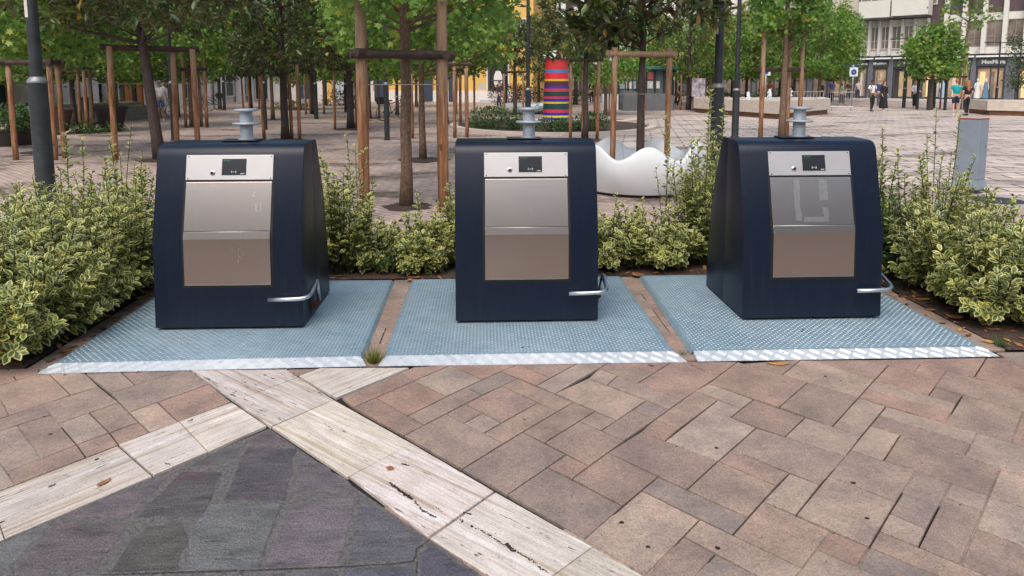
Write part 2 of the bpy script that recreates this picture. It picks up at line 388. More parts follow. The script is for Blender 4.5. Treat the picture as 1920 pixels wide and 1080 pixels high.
    M['shop_grey'] = simple('grey_cladding', (0.12, 0.125, 0.14), .55, 0, .1, 1.5)
    M['navy_shut'] = simple('navy_shutter', (0.030, 0.045, 0.075), .6, 0, .1, 2)
    M['green_glass'] = simple('green_glass', (0.022, 0.050, 0.046), .12, 0, .25, .6)
    M['dark_glass'] = simple('dark_glass', (0.055, 0.050, 0.048), .12, 0, .35, .5)
    M['curtain'] = simple('curtained_glass', (0.19, 0.155, 0.13), .3, 0, .35, 1.4)
    M['display'] = simple('shop_display', (0.42, 0.29, 0.175), .6, 0, .35, .9)
    M['display_lit'] = simple('shop_light', (0.85, 0.60, 0.30), .6, 0, .2, 2, emit=.22)
    M['shutter'] = simple('window_shutter', (0.27, 0.235, 0.21), .7, 0, .15, 6)
    M['awning'] = simple('white_awning', (0.70, 0.71, 0.71), .6)
    M['teal'] = simple('teal_paint', (0.02, 0.105, 0.09), .5)
    M['kiosk_glass'] = simple('kiosk_glass', (0.10, 0.13, 0.14), .15, 0, .5, 2)
    M['grey_panel'] = simple('grey_panel', (0.12, 0.125, 0.13), .55, 0, .1, 3)
    M['water'] = simple('pool_water', (0.25, 0.33, 0.34), .08, 0, .1)
    M['foam'] = simple('water_jet', (0.80, 0.83, 0.85), .35)
    M['barrier'] = simple('galvanised_barrier', (0.42, 0.44, 0.45), .4, .6)
    M['pot'] = simple('black_pot', (0.030, 0.024, 0.024), .55)
    M['sign_blue'] = simple('sign_blue', (0.02, 0.06, 0.30), .5)
    M['dry_leaf'] = simple('dry_leaf', (0.28, 0.12, 0.045), .7, 0, .35, 60)
    M['yellow_leaf'] = simple('yellow_leaf', (0.45, 0.24, 0.06), .7, 0, .3, 60)
    M['debris'] = simple('debris', (0.020, 0.016, 0.013), .9)
    M['white_block'] = simple('white_block', (0.62, 0.64, 0.65), .6)

def add_translucent(nt, b, c, w):
    out = nt.nodes['Material Output']; t = N(nt, 'ShaderNodeBsdfTranslucent'); L(nt, c, t.inputs['Color'])
    mx = N(nt, 'ShaderNodeMixShader'); mx.inputs[0].default_value = w
    L(nt, b.outputs[0], mx.inputs[1]); L(nt, t.outputs[0], mx.inputs[2]); L(nt, mx.outputs[0], out.inputs['Surface'])

build_materials()
def fabric(name, c): return simple(name, c, .85, 0, .12, 9)
# ------------------------------------------------------------------ ground
def sheet(name, pts, z, mat, kind='structure', sub=0):
    return tag(mesh_np(name, [(x, y, z) for x, y in pts], [tuple(range(len(pts)))], mat), kind=kind)

sheet('ground', [(-400, -400), (400, -400), (400, 400), (-400, 400)], -0.05, M['plaza_pink'])
sheet('joint_bed', [(-9, -8), (9, -8), (9, 6.2), (-9, 6.2)], -0.014, M['joint'])
pz = MB()
pz.add([(-90, 7.05, 0), (90, 7.05, 0), (90, 130, 0), (-90, 130, 0)], [(0, 1, 2, 3)])
pz.add([(-90, 6.2, 0), (-5.2, 6.2, 0), (-5.2, 7.05, 0), (-90, 7.05, 0)], [(0, 1, 2, 3)])
pz.add([(5.2, 6.2, 0), (90, 6.2, 0), (90, 7.05, 0), (5.2, 7.05, 0)], [(0, 1, 2, 3)])
pz.add([(-9, 3.9, 0), (-5.2, 3.9, 0), (-5.2, 6.2, 0), (-9, 6.2, 0)], [(0, 1, 2, 3)])
pz.add([(5.2, 3.9, 0), (9, 3.9, 0), (9, 6.2, 0), (5.2, 6.2, 0)], [(0, 1, 2, 3)])
pz.add([(-90, -90, 0), (-9, -90, 0), (-9, 6.2, 0), (-90, 6.2, 0)], [(0, 1, 2, 3)])
pz.add([(9, -90, 0), (90, -90, 0), (90, 6.2, 0), (9, 6.2, 0)], [(0, 1, 2, 3)])
pz.add([(-9, -90, 0), (9, -90, 0), (9, -8, 0), (-9, -8, 0)], [(0, 1, 2, 3)])
tag(pz.build('paving', M['plaza_pink']), kind='structure')
sheet('square_paving', [G(1110, 244), G(1210, 226), G(1300, 213), (14, 44), (80, 44), (80, 8.6), (9, 8.6), (6.4, 10.8), (4.9, 15.0), (3.2, 17.8)], 0.004, M['plaza_beige'])
# planting beds
soil = MB()
soil.add([(-5.2, 3.95, .002), (-2.76, 4.06, .002), (-2.74, 5.86, .002), (3.32, 5.86, .002), (3.30, 4.08, .002), (5.2, 4.0, .002), (5.2, 7.05, .002), (-5.2, 7.05, .002)],
         [(0, 1, 2, 7), (2, 3, 6, 7), (3, 4, 5, 6)])
tag(soil.build('soil', M['soil']), kind='structure')

def inset(poly, d):
    n = len(poly)
    A = sum(poly[i][0]*poly[(i+1) % n][1] - poly[(i+1) % n][0]*poly[i][1] for i in range(n))
    if A < 0: poly = poly[::-1]
    out = []
    for i in range(n):
        p0, p1, p2 = Vector(poly[i-1]), Vector(poly[i]), Vector(poly[(i+1) % n])
        a = (p1-p0).normalized(); b = (p2-p1).normalized()
        na, nb = Vector((-a.y, a.x)), Vector((-b.y, b.x))
        den = 1 + na.dot(nb)
        m = (na+nb)/den if den > .25 else na
        out.append(p1 + m*d)
    return [(p.x, p.y) for p in out]

def slab(mb, poly, z, c, gap=.0034, ch=.0018, depth=.025, m=0):
    a = inset(poly, gap); b = inset(poly, gap+ch); n = len(a)
    tz = [random.uniform(-.0006, .0006) for _ in range(3)]
    cx = sum(p[0] for p in a)/n; cy = sum(p[1] for p in a)/n
    def zz(p): return z + tz[0] + tz[1]*(p[0]-cx)*4 + tz[2]*(p[1]-cy)*4
    V = [(x, y, zz((x, y))) for x, y in b] + [(x, y, zz((x, y))-ch) for x, y in a] + [(x, y, z-depth) for x, y in a]
    F_ = [tuple(range(n))]
    for k in (0, 1):
        for i in range(n):
            j = (i+1) % n; F_.append((k*n+j, k*n+i, (k+1)*n+i, (k+1)*n+j))
    mb.add(V, F_, m, c)

CR = {'A': (640, 670), 'B': (1040, 660), 'C': (1440, 660), 'D': (800, 810), 'E': (1120, 810), 'F': (1440, 810), 'L': (0, 680), 'K': (320, 670)}
def px(crop, pts):
    ox, oy = CR[crop]; return [(ox + x/4, oy + y/4) for x, y in pts]

PAV = [  # crop, corners read on the ground, tint (r = red, g = grey brown, l = light, '' = any)
 ('A', [(0,300),(545,72),(820,58),(88,375)], 'r'), ('A', [(258,303),(545,178),(790,293),(497,440)], ''),
 ('A', [(545,178),(840,50),(1055,167),(790,293)], ''), ('A', [(840,50),(1330,50),(1195,105),(1055,167)], 'r'),
 ('A', [(88,375),(258,303),(620,508),(467,585)], 'r'), ('A', [(497,440),(938,225),(1055,282),(620,508)], ''),
 ('A', [(938,225),(1195,105),(1320,160),(1055,282)], 'g'), ('A', [(1195,105),(1330,50),(1565,155),(1465,212)], ''),
 ('A', [(1330,50),(1768,46),(1565,155)], 'r'), ('A', [(1465,212),(1768,48),(1995,46),(1605,270)], ''),
 ('A', [(1205,222),(1320,160),(1740,335),(1620,405)], ''), ('A', [(930,355),(1205,222),(1470,345),(1200,490)], 'r'),
 ('A', [(790,430),(930,355),(1055,420),(920,495)], 'r'), ('A', [(920,495),(1055,420),(1200,490),(1065,570)], 'l'),
 ('A', [(467,585),(790,430),(1215,645),(905,838)], ''), ('A', [(1065,570),(1470,345),(1620,405),(1215,645)], 'g'),
 ('A', [(1360,565),(1740,335),(1900,405),(1525,638)], 'g'), ('A', [(905,838),(1360,567),(1685,728),(1242,1030)], 'g'),
 ('B', [(-75,678),(187,520),(520,665),(258,855)], 'r'), ('D', [(905,265),(1045,168),(1220,255),(1090,348)], 'r'),
 ('D', [(600,470),(905,265),(1470,555),(1185,805)], 'g'), ('D', [(1090,348),(1360,155),(1735,335),(1470,555)], ''),
 ('E', [(-95,805),(335,438),(770,655),(360,1075)], ''), ('E', [(330,1110),(650,785),(885,915),(700,1120)], ''),
 ('E', [(885,915),(1215,1085),(1100,1200),(700,1120)], 'g'), ('E', [(650,785),(770,655),(1540,1022),(1400,1180)], 'l'),
 ('E', [(335,438),(455,335),(1130,640),(1015,770)], 'g'), ('E', [(675,425),(905,218),(1345,402),(1130,640)], ''),
 ('E', [(905,218),(1010,130),(1440,310),(1345,402)], 'r'), ('B', [(403,755),(645,598),(1218,822),(995,1025)], ''),
 ('B', [(645,598),(752,505),(930,575),(830,660)], 'r'), ('B', [(830,660),(1225,360),(1405,422),(1320,490),(1510,568),(1218,822)], 'l'),
 ('B', [(752,505),(1055,290),(1225,360),(930,575)], ''), ('B', [(1055,290),(1155,235),(1490,358),(1405,422)], 'l'),
 ('B', [(1155,235),(1370,72),(1900,225),(1685,412)], ''), ('B', [(1320,490),(1490,358),(1880,490),(1725,635)], 'r'),
 ('B', [(620,235),(880,72),(960,72),(1220,172),(955,355)], 'r'), ('B', [(960,72),(1370,68),(1220,172)], 'r'),
 ('B', [(340,130),(400,80),(480,80),(750,165),(620,235)], ''), ('B', [(480,80),(880,72),(750,165)], 'r'),
 ('B', [(250,198),(340,130),(470,185),(395,245)], ''), ('B', [(395,245),(470,185),(955,355),(855,428)], ''),
 ('B', [(0,312),(245,185),(685,370),(465,512)], 'l'), ('B', [(585,440),(685,370),(855,428),(752,505)], 'g'),
 ('B', [(350,585),(585,440),(745,510),(520,665)], 'g'), ('B', [(187,520),(297,445),(465,512),(350,585)], 'g'),
 ('C', [(-270,730),(-90,567),(585,783),(390,995)], ''), ('E', [(1240,515),(1440,310),(1670,392),(1490,622)], 'l'),
 ('E', [(1015,770),(1240,515),(1745,742),(1540,1022)], ''), ('F', [(455,330),(615,135),(1110,290),(960,525)], ''),
 ('F', [(215,622),(455,330),(960,525),(760,862)], 'l'), ('C', [(125,635),(280,490),(700,630),(580,783)], 'l'),
 ('C', [(80,415),(295,225),(680,340),(485,550)], 'g'), ('C', [(485,550),(680,340),(885,408),(705,632)], ''),
 ('C', [(110,165),(240,62),(340,62),(800,208),(680,340),(295,225)], 'l'), ('C', [(-180,72),(240,62),(110,165)], 'r'),
 ('C', [(345,62),(700,60),(905,97),(800,208)], 'r'), ('C', [(800,208),(905,97),(1100,148),(1140,93),(1338,143),(1205,325)], ''),
 ('C', [(720,60),(1640,42),(1545,190),(1338,143),(1140,93),(1100,148),(905,97)], ''), ('C', [(1545,190),(1640,42),(2100,40),(2100,330)], 'r'),
 ('C', [(740,275),(800,208),(1415,385),(1380,450)], 'l'), ('C', [(680,340),(740,275),(1380,450),(1330,530)], ''),
 ('C', [(1205,325),(1250,260),(1460,325),(1415,385)], 'r'), ('C', [(1250,260),(1338,143),(2100,332),(2060,482)], ''),
 ('C', [(1330,530),(1460,325),(1915,442),(1820,683)], 'g'), ('C', [(1820,683),(1915,442),(2100,492),(2050,760)], ''),
 ('C', [(835,478),(885,408),(1565,612),(1530,685)], 'l'), ('C', [(770,550),(835,478),(1530,685),(1475,780)], ''),
 ('C', [(620,745),(770,550),(990,628),(870,800)], 'l'), ('C', [(870,800),(990,628),(1745,875),(1655,1080)], 'g'),
 ('C', [(1475,780),(1565,612),(2100,765),(2060,975)], 'l'), ('F', [(920,612),(1110,290),(1375,385),(1190,728)], ''),
 ('F', [(1325,487),(1375,385),(1655,480),(1610,600)], ''), ('F', [(1130,862),(1325,487),(1610,600),(1440,992)], ''),
 ('F', [(840,745),(920,612),(1190,728),(1130,862)], 'l'), ('F', [(760,862),(840,745),(1700,1100),(1640,1230)], ''),
 ('F', [(1655,480),(1745,270),(2060,370),(2000,595)], 'l'), ('F', [(1560,722),(1655,480),(2000,595),(1950,870)], 'l'),
 ('F', [(1440,992),(1560,722),(1950,870),(1900,1180),(1700,1100)], 'g'), ('F', [(370,880),(465,742),(745,870),(665,1010)], 'r'),
 ('F', [(665,1010),(755,865),(1640,1235),(1500,1380)], 'g'), ('F', [(200,1115),(370,880),(800,1070),(680,1300)], 'l'),
 ('L', [(-40,182),(125,130),(60,45),(-60,45)], ''), ('L', [(60,45),(300,40),(280,85),(125,130)], 'r'),
 ('L', [(-60,192),(285,85),(375,92),(530,240),(70,395)], ''), ('L', [(375,92),(285,85),(300,40),(640,80),(745,180),(530,240)], 'l'),
 ('L', [(640,80),(910,72),(1015,168),(825,228)], ''), ('L', [(910,72),(1360,60),(1015,168)], 'g'),
 ('L', [(825,228),(1015,168),(1360,62),(1430,62),(1570,160),(965,372)], ''), ('L', [(1180,295),(1570,160),(1735,292),(1340,445)], 'r'),
 ('L', [(965,372),(1180,295),(1340,445),(1120,520)], 'l'), ('L', [(310,320),(745,180),(885,305),(440,455)], ''),
 ('L', [(670,380),(885,305),(1035,450),(820,525)], 'g'), ('L', [(820,525),(1035,450),(1120,520),(890,615)], 'r'),
 ('L', [(440,455),(670,380),(820,525),(575,614)], 'l'), ('L', [(575,614),(820,525),(890,615),(645,710)], 'r'),
 ('L', [(-100,455),(310,320),(375,395),(-100,540)], 'g'), ('L', [(130,465),(375,395),(575,615),(315,718)], 'g'),
 ('L', [(-100,535),(130,465),(315,718),(52,818),(0,750)], ''), ('L', [(52,818),(575,615),(645,710),(115,915)], 'r'),
 ('L', [(-100,650),(0,750),(52,818),(115,915),(-60,985)], ''), ('L', [(-80,320),(0,300),(70,392),(-100,450)], ''),
 ('K', [(870,90),(1115,82),(958,138)], 'r'),
]
TINT = {'r': (.272, .193, .157), 'g': (.248, .194, .163), 'l': (.308, .243, .199), '': (.272, .208, .171)}
def tint(k):
    c = TINT[k or random.choice(['', '', 'g', 'l', 'r'])]; q = random.uniform(.93, 1.07); w = random.uniform(-.012, .012)
    return (c[0]*q+w, c[1]*q, c[2]*q-w*.5, 1)

pv = MB()
TR = []
def snap(p, tol=6.5):
    for q in TR_V:
        if math.hypot(p[0]-q[0], p[1]-q[1]) < tol: return q
    best, bp = 5.0, None
    for a, b in TR_E:
        d = Vector(b)-Vector(a); t_ = max(0, min(1, (Vector(p)-Vector(a)).dot(d)/max(1e-6, d.length_squared))); c = Vector(a)+d*t_
        if (c-Vector(p)).length < best: best, bp = (c-Vector(p)).length, (c.x, c.y)
    r_ = bp or p; TR_V.append(r_); return r_
TR_V, TR_E = [], []
for cr, pts, k in PAV:
    Q_ = [snap(p) for p in px(cr, pts)]; Q_ = [q for i, q in enumerate(Q_) if q != Q_[i-1]]
    TR_E += [(Q_[i-1], Q_[i]) for i in range(len(Q_))]
    slab(pv, [G(*p) for p in Q_], 0.0, (lambda c: c)(tint(k) if k else tint('')))
# strips of pavers between and beside the plates
def strip(xl, xr, y0, y1):
    y = y0
    while y < y1-.02:
        l = random.choice([.10, .15, .2, .26]); yy = min(y1, y+l)
        a, b = xl(y), xr(y); a2, b2 = xl(yy), xr(yy)
        if random.random() < .35:
            mid, mid2 = (a+b)/2, (a2+b2)/2
            slab(pv, [(a, y), (mid, y), (mid2, yy), (a2, yy)], 0, tint('')); slab(pv, [(mid, y), (b, y), (b2, yy), (mid2, yy)], 0, tint('r'))
        else: slab(pv, [(a, y), (b, y), (b2, yy), (a2, yy)], 0, tint(''))
        y = yy
strip(lambda y: -.79, lambda y: -.60, 4.02, 5.84)
strip(lambda y: 1.15, lambda y: 1.345, 4.02, 5.84)
strip(lambda y: -2.745, lambda y: -2.58, 4.05, 5.84)
strip(lambda y: 3.12, lambda y: 3.30, 4.09, 5.84)
for i in range(12): slab(pv, [(-5.2+i*.205, 3.86), (-5.0+i*.205, 3.86), (-5.0+i*.205, 4.05), (-5.2+i*.205, 4.05)], 0, tint(''))
for i in range(10): slab(pv, [(3.2+i*.205, 3.87), (3.4+i*.205, 3.87), (3.4+i*.205, 4.05), (3.2+i*.205, 4.05)], 0, tint('g'))
# paving that goes on outside the picture, same module, laid at 45 degrees
def infr(x, y):
    a = G(0, 1078); b = G(1920, 1078)
    if y > 4.0 or y < a[1]-.12: return False
    t = (y-a[1])/(4.0-a[1]); l = a[0]+(G(0, 695)[0]-a[0])*t; r_ = b[0]+(G(1920, 690)[0]-b[0])*t
    return l+.15 < x < r_-.15
u = .155; n_ = 128; occ = np.zeros((n_, n_), bool)
ca, sa = math.cos(R(-45)), math.sin(R(-45))
for i in range(n_):
    for j in range(n_):
        if occ[i, j]: continue
        random_sizes = [(2, 2), (3, 2), (2, 3), (1, 2), (3, 1), (2, 1), (3, 3), (1, 1)]; random.shuffle(random_sizes)
        for w, h in random_sizes:
            if i+w <= n_ and j+h <= n_ and not occ[i:i+w, j:j+h].any(): break
        else: w = h = 1
        occ[i:i+w, j:j+h] = True
        q = [((a-n_/2)*u, (b-n_/2)*u) for a, b in ((i, j), (i+w, j), (i+w, j+h), (i, j+h))]
        q = [(x*ca-y*sa, x*sa+y*ca-2.0) for x, y in q]
        if max(p[1] for p in q) > 3.95 or max(abs(p[0]) for p in q) > 8.8 or min(p[1] for p in q) < -7: continue
        if all(infr(*p) for p in q): continue
        slab(pv, q, -.006, tint(''))
tag(pv.build('brick_paving', M['paver'], col=True), kind='structure')

tv = MB()
def trav(pts, m, c=1.0):
    q = random.uniform(.94, 1.05)*c; slab(tv, [G(*p) for p in pts], .001, (q, q*random.uniform(.97, 1.0), q*random.uniform(.93, 1.02), 1), gap=.0022, ch=.002, m=m)
trav([(-90,955),(-20,929),(9,1011),(-60,1040)], 1)
trav([(-20,929),(221,836),(286,893),(9,1011)], 1, .97)
trav([(222,833),(336,790),(390,847),(288,891)], 1, 1.06); trav([(336,790),(435,754),(500,798),(390,847)], 1, 1.08)
trav(px('K', [(150,98),(872,90),(960,148),(475,325)]), 0, .88)
trav(px('K', [(475,325),(960,150),(1225,318),(750,520)]), 0, .92)
trav(px('K', [(758,522),(1225,318),(1810,645),(1325,900)]), 0, 1.05)
trav(px('K', [(960,140),(1120,80),(1790,76),(1240,305)]), 1, .95)
trav([(655,893),(772,831),(927,921),(803,1007)], 0, 1.05)
trav([(806,1009),(929,922),(1111,1025),(980,1120)], 0, 1.02)
trav([(1111,1026),(1210,1082),(1090,1170),(980,1120)], 0, .98)
tag(tv.build('travertine_band', [M['travertine_a'], M['travertine_b']], col=True), kind='structure')

fl = MB()
def flag(pts, c=(.124, .120, .119), q=1.0):
    P_ = [G(*p) for p in pts]; n = len(P_)
    out = []                                    # broken edge: extra wobbling points
    for i in range(n):
        a, b = Vector(P_[i]), Vector(P_[(i+1) % n]); k = max(2, int((b-a).length/.04))
        for j in range(k):
            p = a.lerp(b, j/k)
            if j: p += Vector((random.uniform(-.009, .009), random.uniform(-.009, .009)))
            out.append((p.x, p.y))
    c = tuple(x*q*1.36*random.uniform(.93, 1.07) for x in c) + (1,)
    slab(fl, out, random.uniform(.0, .0015), c, gap=.003, ch=.0022)
D_, L_ = (.092, .090, .091), (.146, .142, .140)
flag([(463,828),(503,804),(543,831),(468,836)], (.13, .108, .110)); flag([(463,837),(556,839),(536,940),(416,940)], D_)
flag([(563,846),(650,897),(668,922),(551,925)], (.13, .128, .14)); flag([(388,854),(457,829),(443,866),(342,880)], (.125, .115, .12))
flag([(264,955),(344,883),(420,884),(398,935),(382,968),(252,972)], D_); flag([(112,972),(200,934),(285,899),(330,882),(260,950),(240,971)], (.14, .132, .132))
flag([(22,1076),(107,979),(238,980),(183,1072)], (.130, .118, .118)); flag([(202,1076),(242,1012),(277,986),(345,978),(355,1005),(335,1070)], D_)
flag([(392,946),(532,944),(514,976),(486,1067),(343,1072),(362,985)], L_); flag([(541,944),(668,930),(654,985),(640,1062),(494,1067),(518,985)], L_)
flag([(678,932),(796,1009),(775,1049),(650,1060),(663,985)], (.128, .123, .126)); flag([(784,1050),(806,1015),(900,1081),(860,1120),(782,1120)], (.10, .10, .115))
flag([(345,1080),(482,1076),(482,1140),(345,1140)], (.13, .125, .14)); flag([(491,1075),(632,1068),(640,1140),(491,1140)], (.13, .123, .125)); flag([(641,1066),(776,1057),(776,1140),(646,1140)], (.11, .11, .13))
flag([(-10,1082),(190,1078),(338,1079),(338,1140),(-10,1140)], (.13, .13, .145)); flag([(0,1018),(96,979),(13,1076),(-60,1080),(-60,1045)], (.14, .145, .15))
tag(fl.build('porphyry_flagstones', M['porphyry'], col=True), kind='structure')
tri = [G(505, 803), G(905, 1080), G(990, 1300), G(-200, 1300), G(-260, 1110), G(9, 1011)]
sheet('mortar', tri, -0.0010, M['mortar'])

# small dark spots and crumbs lying about, and leaves
db = MB()
def blob(x, y, r, z=.0015):
    k = 9; a0 = random.random()*6
    V = [(x+r*math.cos(a0+i*6.283/k)*random.uniform(.6, 1.1), y+r*.8*math.sin(a0+i*6.283/k)*random.uniform(.6, 1.1), z) for i in range(k)]
    db.add(V + [(x, y, z+r*.25)], [(i, (i+1) % k, k) for i in range(k)])
for p in ((1343,840),(1800,947),(1548,706),(1576,714),(984,787),(1268,837),(1345,1028),(1165,980),(1215,1026),(95,814),(83,781),(1625,972),(1600,906)): blob(*G(*p), random.uniform(.006, .014))
for i in range(150): blob(*G(random.uniform(0, 1920), random.uniform(690, 1075)), random.uniform(.0015, .0042))
for p in ((260,693),(255,697),(268,692),(985,656),(1510,627),(1222,685),(120,700)): 
    for _ in range(4): blob(*G(p[0]+random.uniform(-7, 7), p[1]+random.uniform(-4, 4)), random.uniform(.004, .012), .028 if p[1] < 670 else .003)
def crack(pts, w, dens, jit, z=.0022):
    for (a, b) in zip(pts, pts[1:]):
        n = max(2, int(math.hypot(b[0]-a[0], b[1]-a[1])*dens))
        for i in range(n):
            t_ = i/n; blob(*G(a[0]+(b[0]-a[0])*t_+random.gauss(0, jit), a[1]+(b[1]-a[1])*t_+random.gauss(0, jit*.6)), w*random.uniform(.4, 1.2), z)
crack([(732,907),(752,922),(775,938)], .009, .8, 1.2); crack([(775,938),(792,958),(820,972)], .005, .8, 1.4); crack([(815,950),(830,962)], .0035, .6, 1)
crack([(862,976),(915,1003),(955,1028),(985,1044),(1026,1074)], .0042, .55, 1.6); crack([(950,1022),(966,1036)], .009, .6, 1.5)
crack([(870,962),(884,965)], .007, .6, 1); crack([(753,870),(766,874)], .007, .8, 1); crack([(535,690),(570,718)], .006, .35, 2); crack([(488,698),(520,716)], .006, .35, 2)
crack([(180,863),(186,861)], .006, 1, 1); crack([(355,790),(362,786)], .006, 1, 1); crack([(310,869),(318,872)], .005, 1, 1); crack([(2,980),(8,978)], .009, 1, 1); crack([(92,914),(104,908)], .006, .7, 1); crack([(60,950),(165,912)], .0022, .4, 3)
for q in ((345,1073),(487,1070),(640,1065),(700,1060),(776,1053)): pass
crack([(190,1079),(345,1074),(487,1070),(640,1064),(740,1058),(776,1053)], .0030, .9, .5, .0035); crack([(776,1053),(782,1030),(806,1012)], .0028, .9, .6, .0035); crack([(782,1053),(780,1080)], .003, .8, .6, .0035); crack([(486,1067),(500,1020),(520,965),(535,930)], .0018, .7, .8, .0035)
tag(db.build('debris', M['debris']), kind='stuff')

lt = MB()
for i in range(420):
    s_ = random.random()
    if s_ < .38: x, y = random.uniform(-3.0, -2.60), random.uniform(4.1, 5.8)
    elif s_ < .62: x, y = random.uniform(3.14, 3.6), random.uniform(4.1, 5.8)
    elif s_ < .9: x, y = random.uniform(-2.6, 3.2), random.uniform(5.82, 6.1)
    else: x, y = random.uniform(-5, 5), random.uniform(8, 13)
    l = random.uniform(.012, .05); a = random.random()*6.283; z = .006 if s_ < .9 else .004
    d = Vector((math.cos(a), math.sin(a), random.uniform(-.1, .25)))*l; e = Vector((-math.sin(a), math.cos(a), random.uniform(-.2, .3)))*l*.36; c = Vector((x, y, z+l*.12))
    lt.add([c-d, c+e, c+d, c-e], [(0, 1, 2, 3)], random.choice([0, 0, 1, 2]))
tag(lt.build('leaf_litter', [M['dry_leaf'], M['soil'], M['yellow_leaf']]), kind='stuff')
def fallen_leaf(x, y, l, w, rz, mat, label, z=.004, curl=.3):
    mb = MB(); k = 6
    for i in range(k+1):
        t = i/k; hw = w*math.sin(math.pi*min(.97, .06+t*.92))**.8
        zc = z + l*curl*.35*(2*t-1)**2
        for s_ in (-1, 0, 1): mb.v.append((s_*hw, (t-.5)*l, zc + (abs(s_)*hw*curl*.8))); mb.c.append((1,)*4)
    for i in range(k):
        for s_ in (0, 1):
            a = i*3+s_; mb.f.append((a, a+1, a+4, a+3)); mb.m.append(0)
    o = mb.build('fallen_leaf', mat, smooth=True); o.location = (x, y, 0); o.rotation_euler = (0, 0, rz)
    md = o.modifiers.new('thick', 'SOLIDIFY'); md.thickness = .0012
    return tag(o, label, 'leaf')
x, y = G(195, 907); fallen_leaf(x, y, .062, .013, R(-28), M['dry_leaf'], 'curled brown dry leaf lying on the pale travertine band at the left')
x, y = G(731, 880); fallen_leaf(x, y, .036, .014, R(70), M['dry_leaf'], 'small reddish dry leaf on the travertine band right of the dark flagstones')
x, y = G(1458, 683); fallen_leaf(x, y, .13, .022, R(84), M['yellow_leaf'], 'long yellow ochre leaf at the front edge of the right cover plate', curl=.15)
x, y = G(1196, 520); fallen_leaf(x, y, .12, .05, R(40), M['dry_leaf'], 'rust brown leaf at the back of the paver gap right of the middle plate', curl=.6)
x, y = G(1790, 600); fallen_leaf(x, y, .11, .04, R(60), M['dry_leaf'], 'rust brown leaf under the right hand hedge', z=.012, curl=.5)
x, y = G(118, 632); fallen_leaf(x, y, .12, .028, R(70), M['dirt_white'], 'pale grey leaf on the soil edge under the left hedge', z=.012, curl=.3)
x, y = G(770, 528); fallen_leaf(x, y, .07, .03, R(20), M['dry_leaf'], 'brown leaf at the back of the paver gap between left and middle plates', curl=.6)

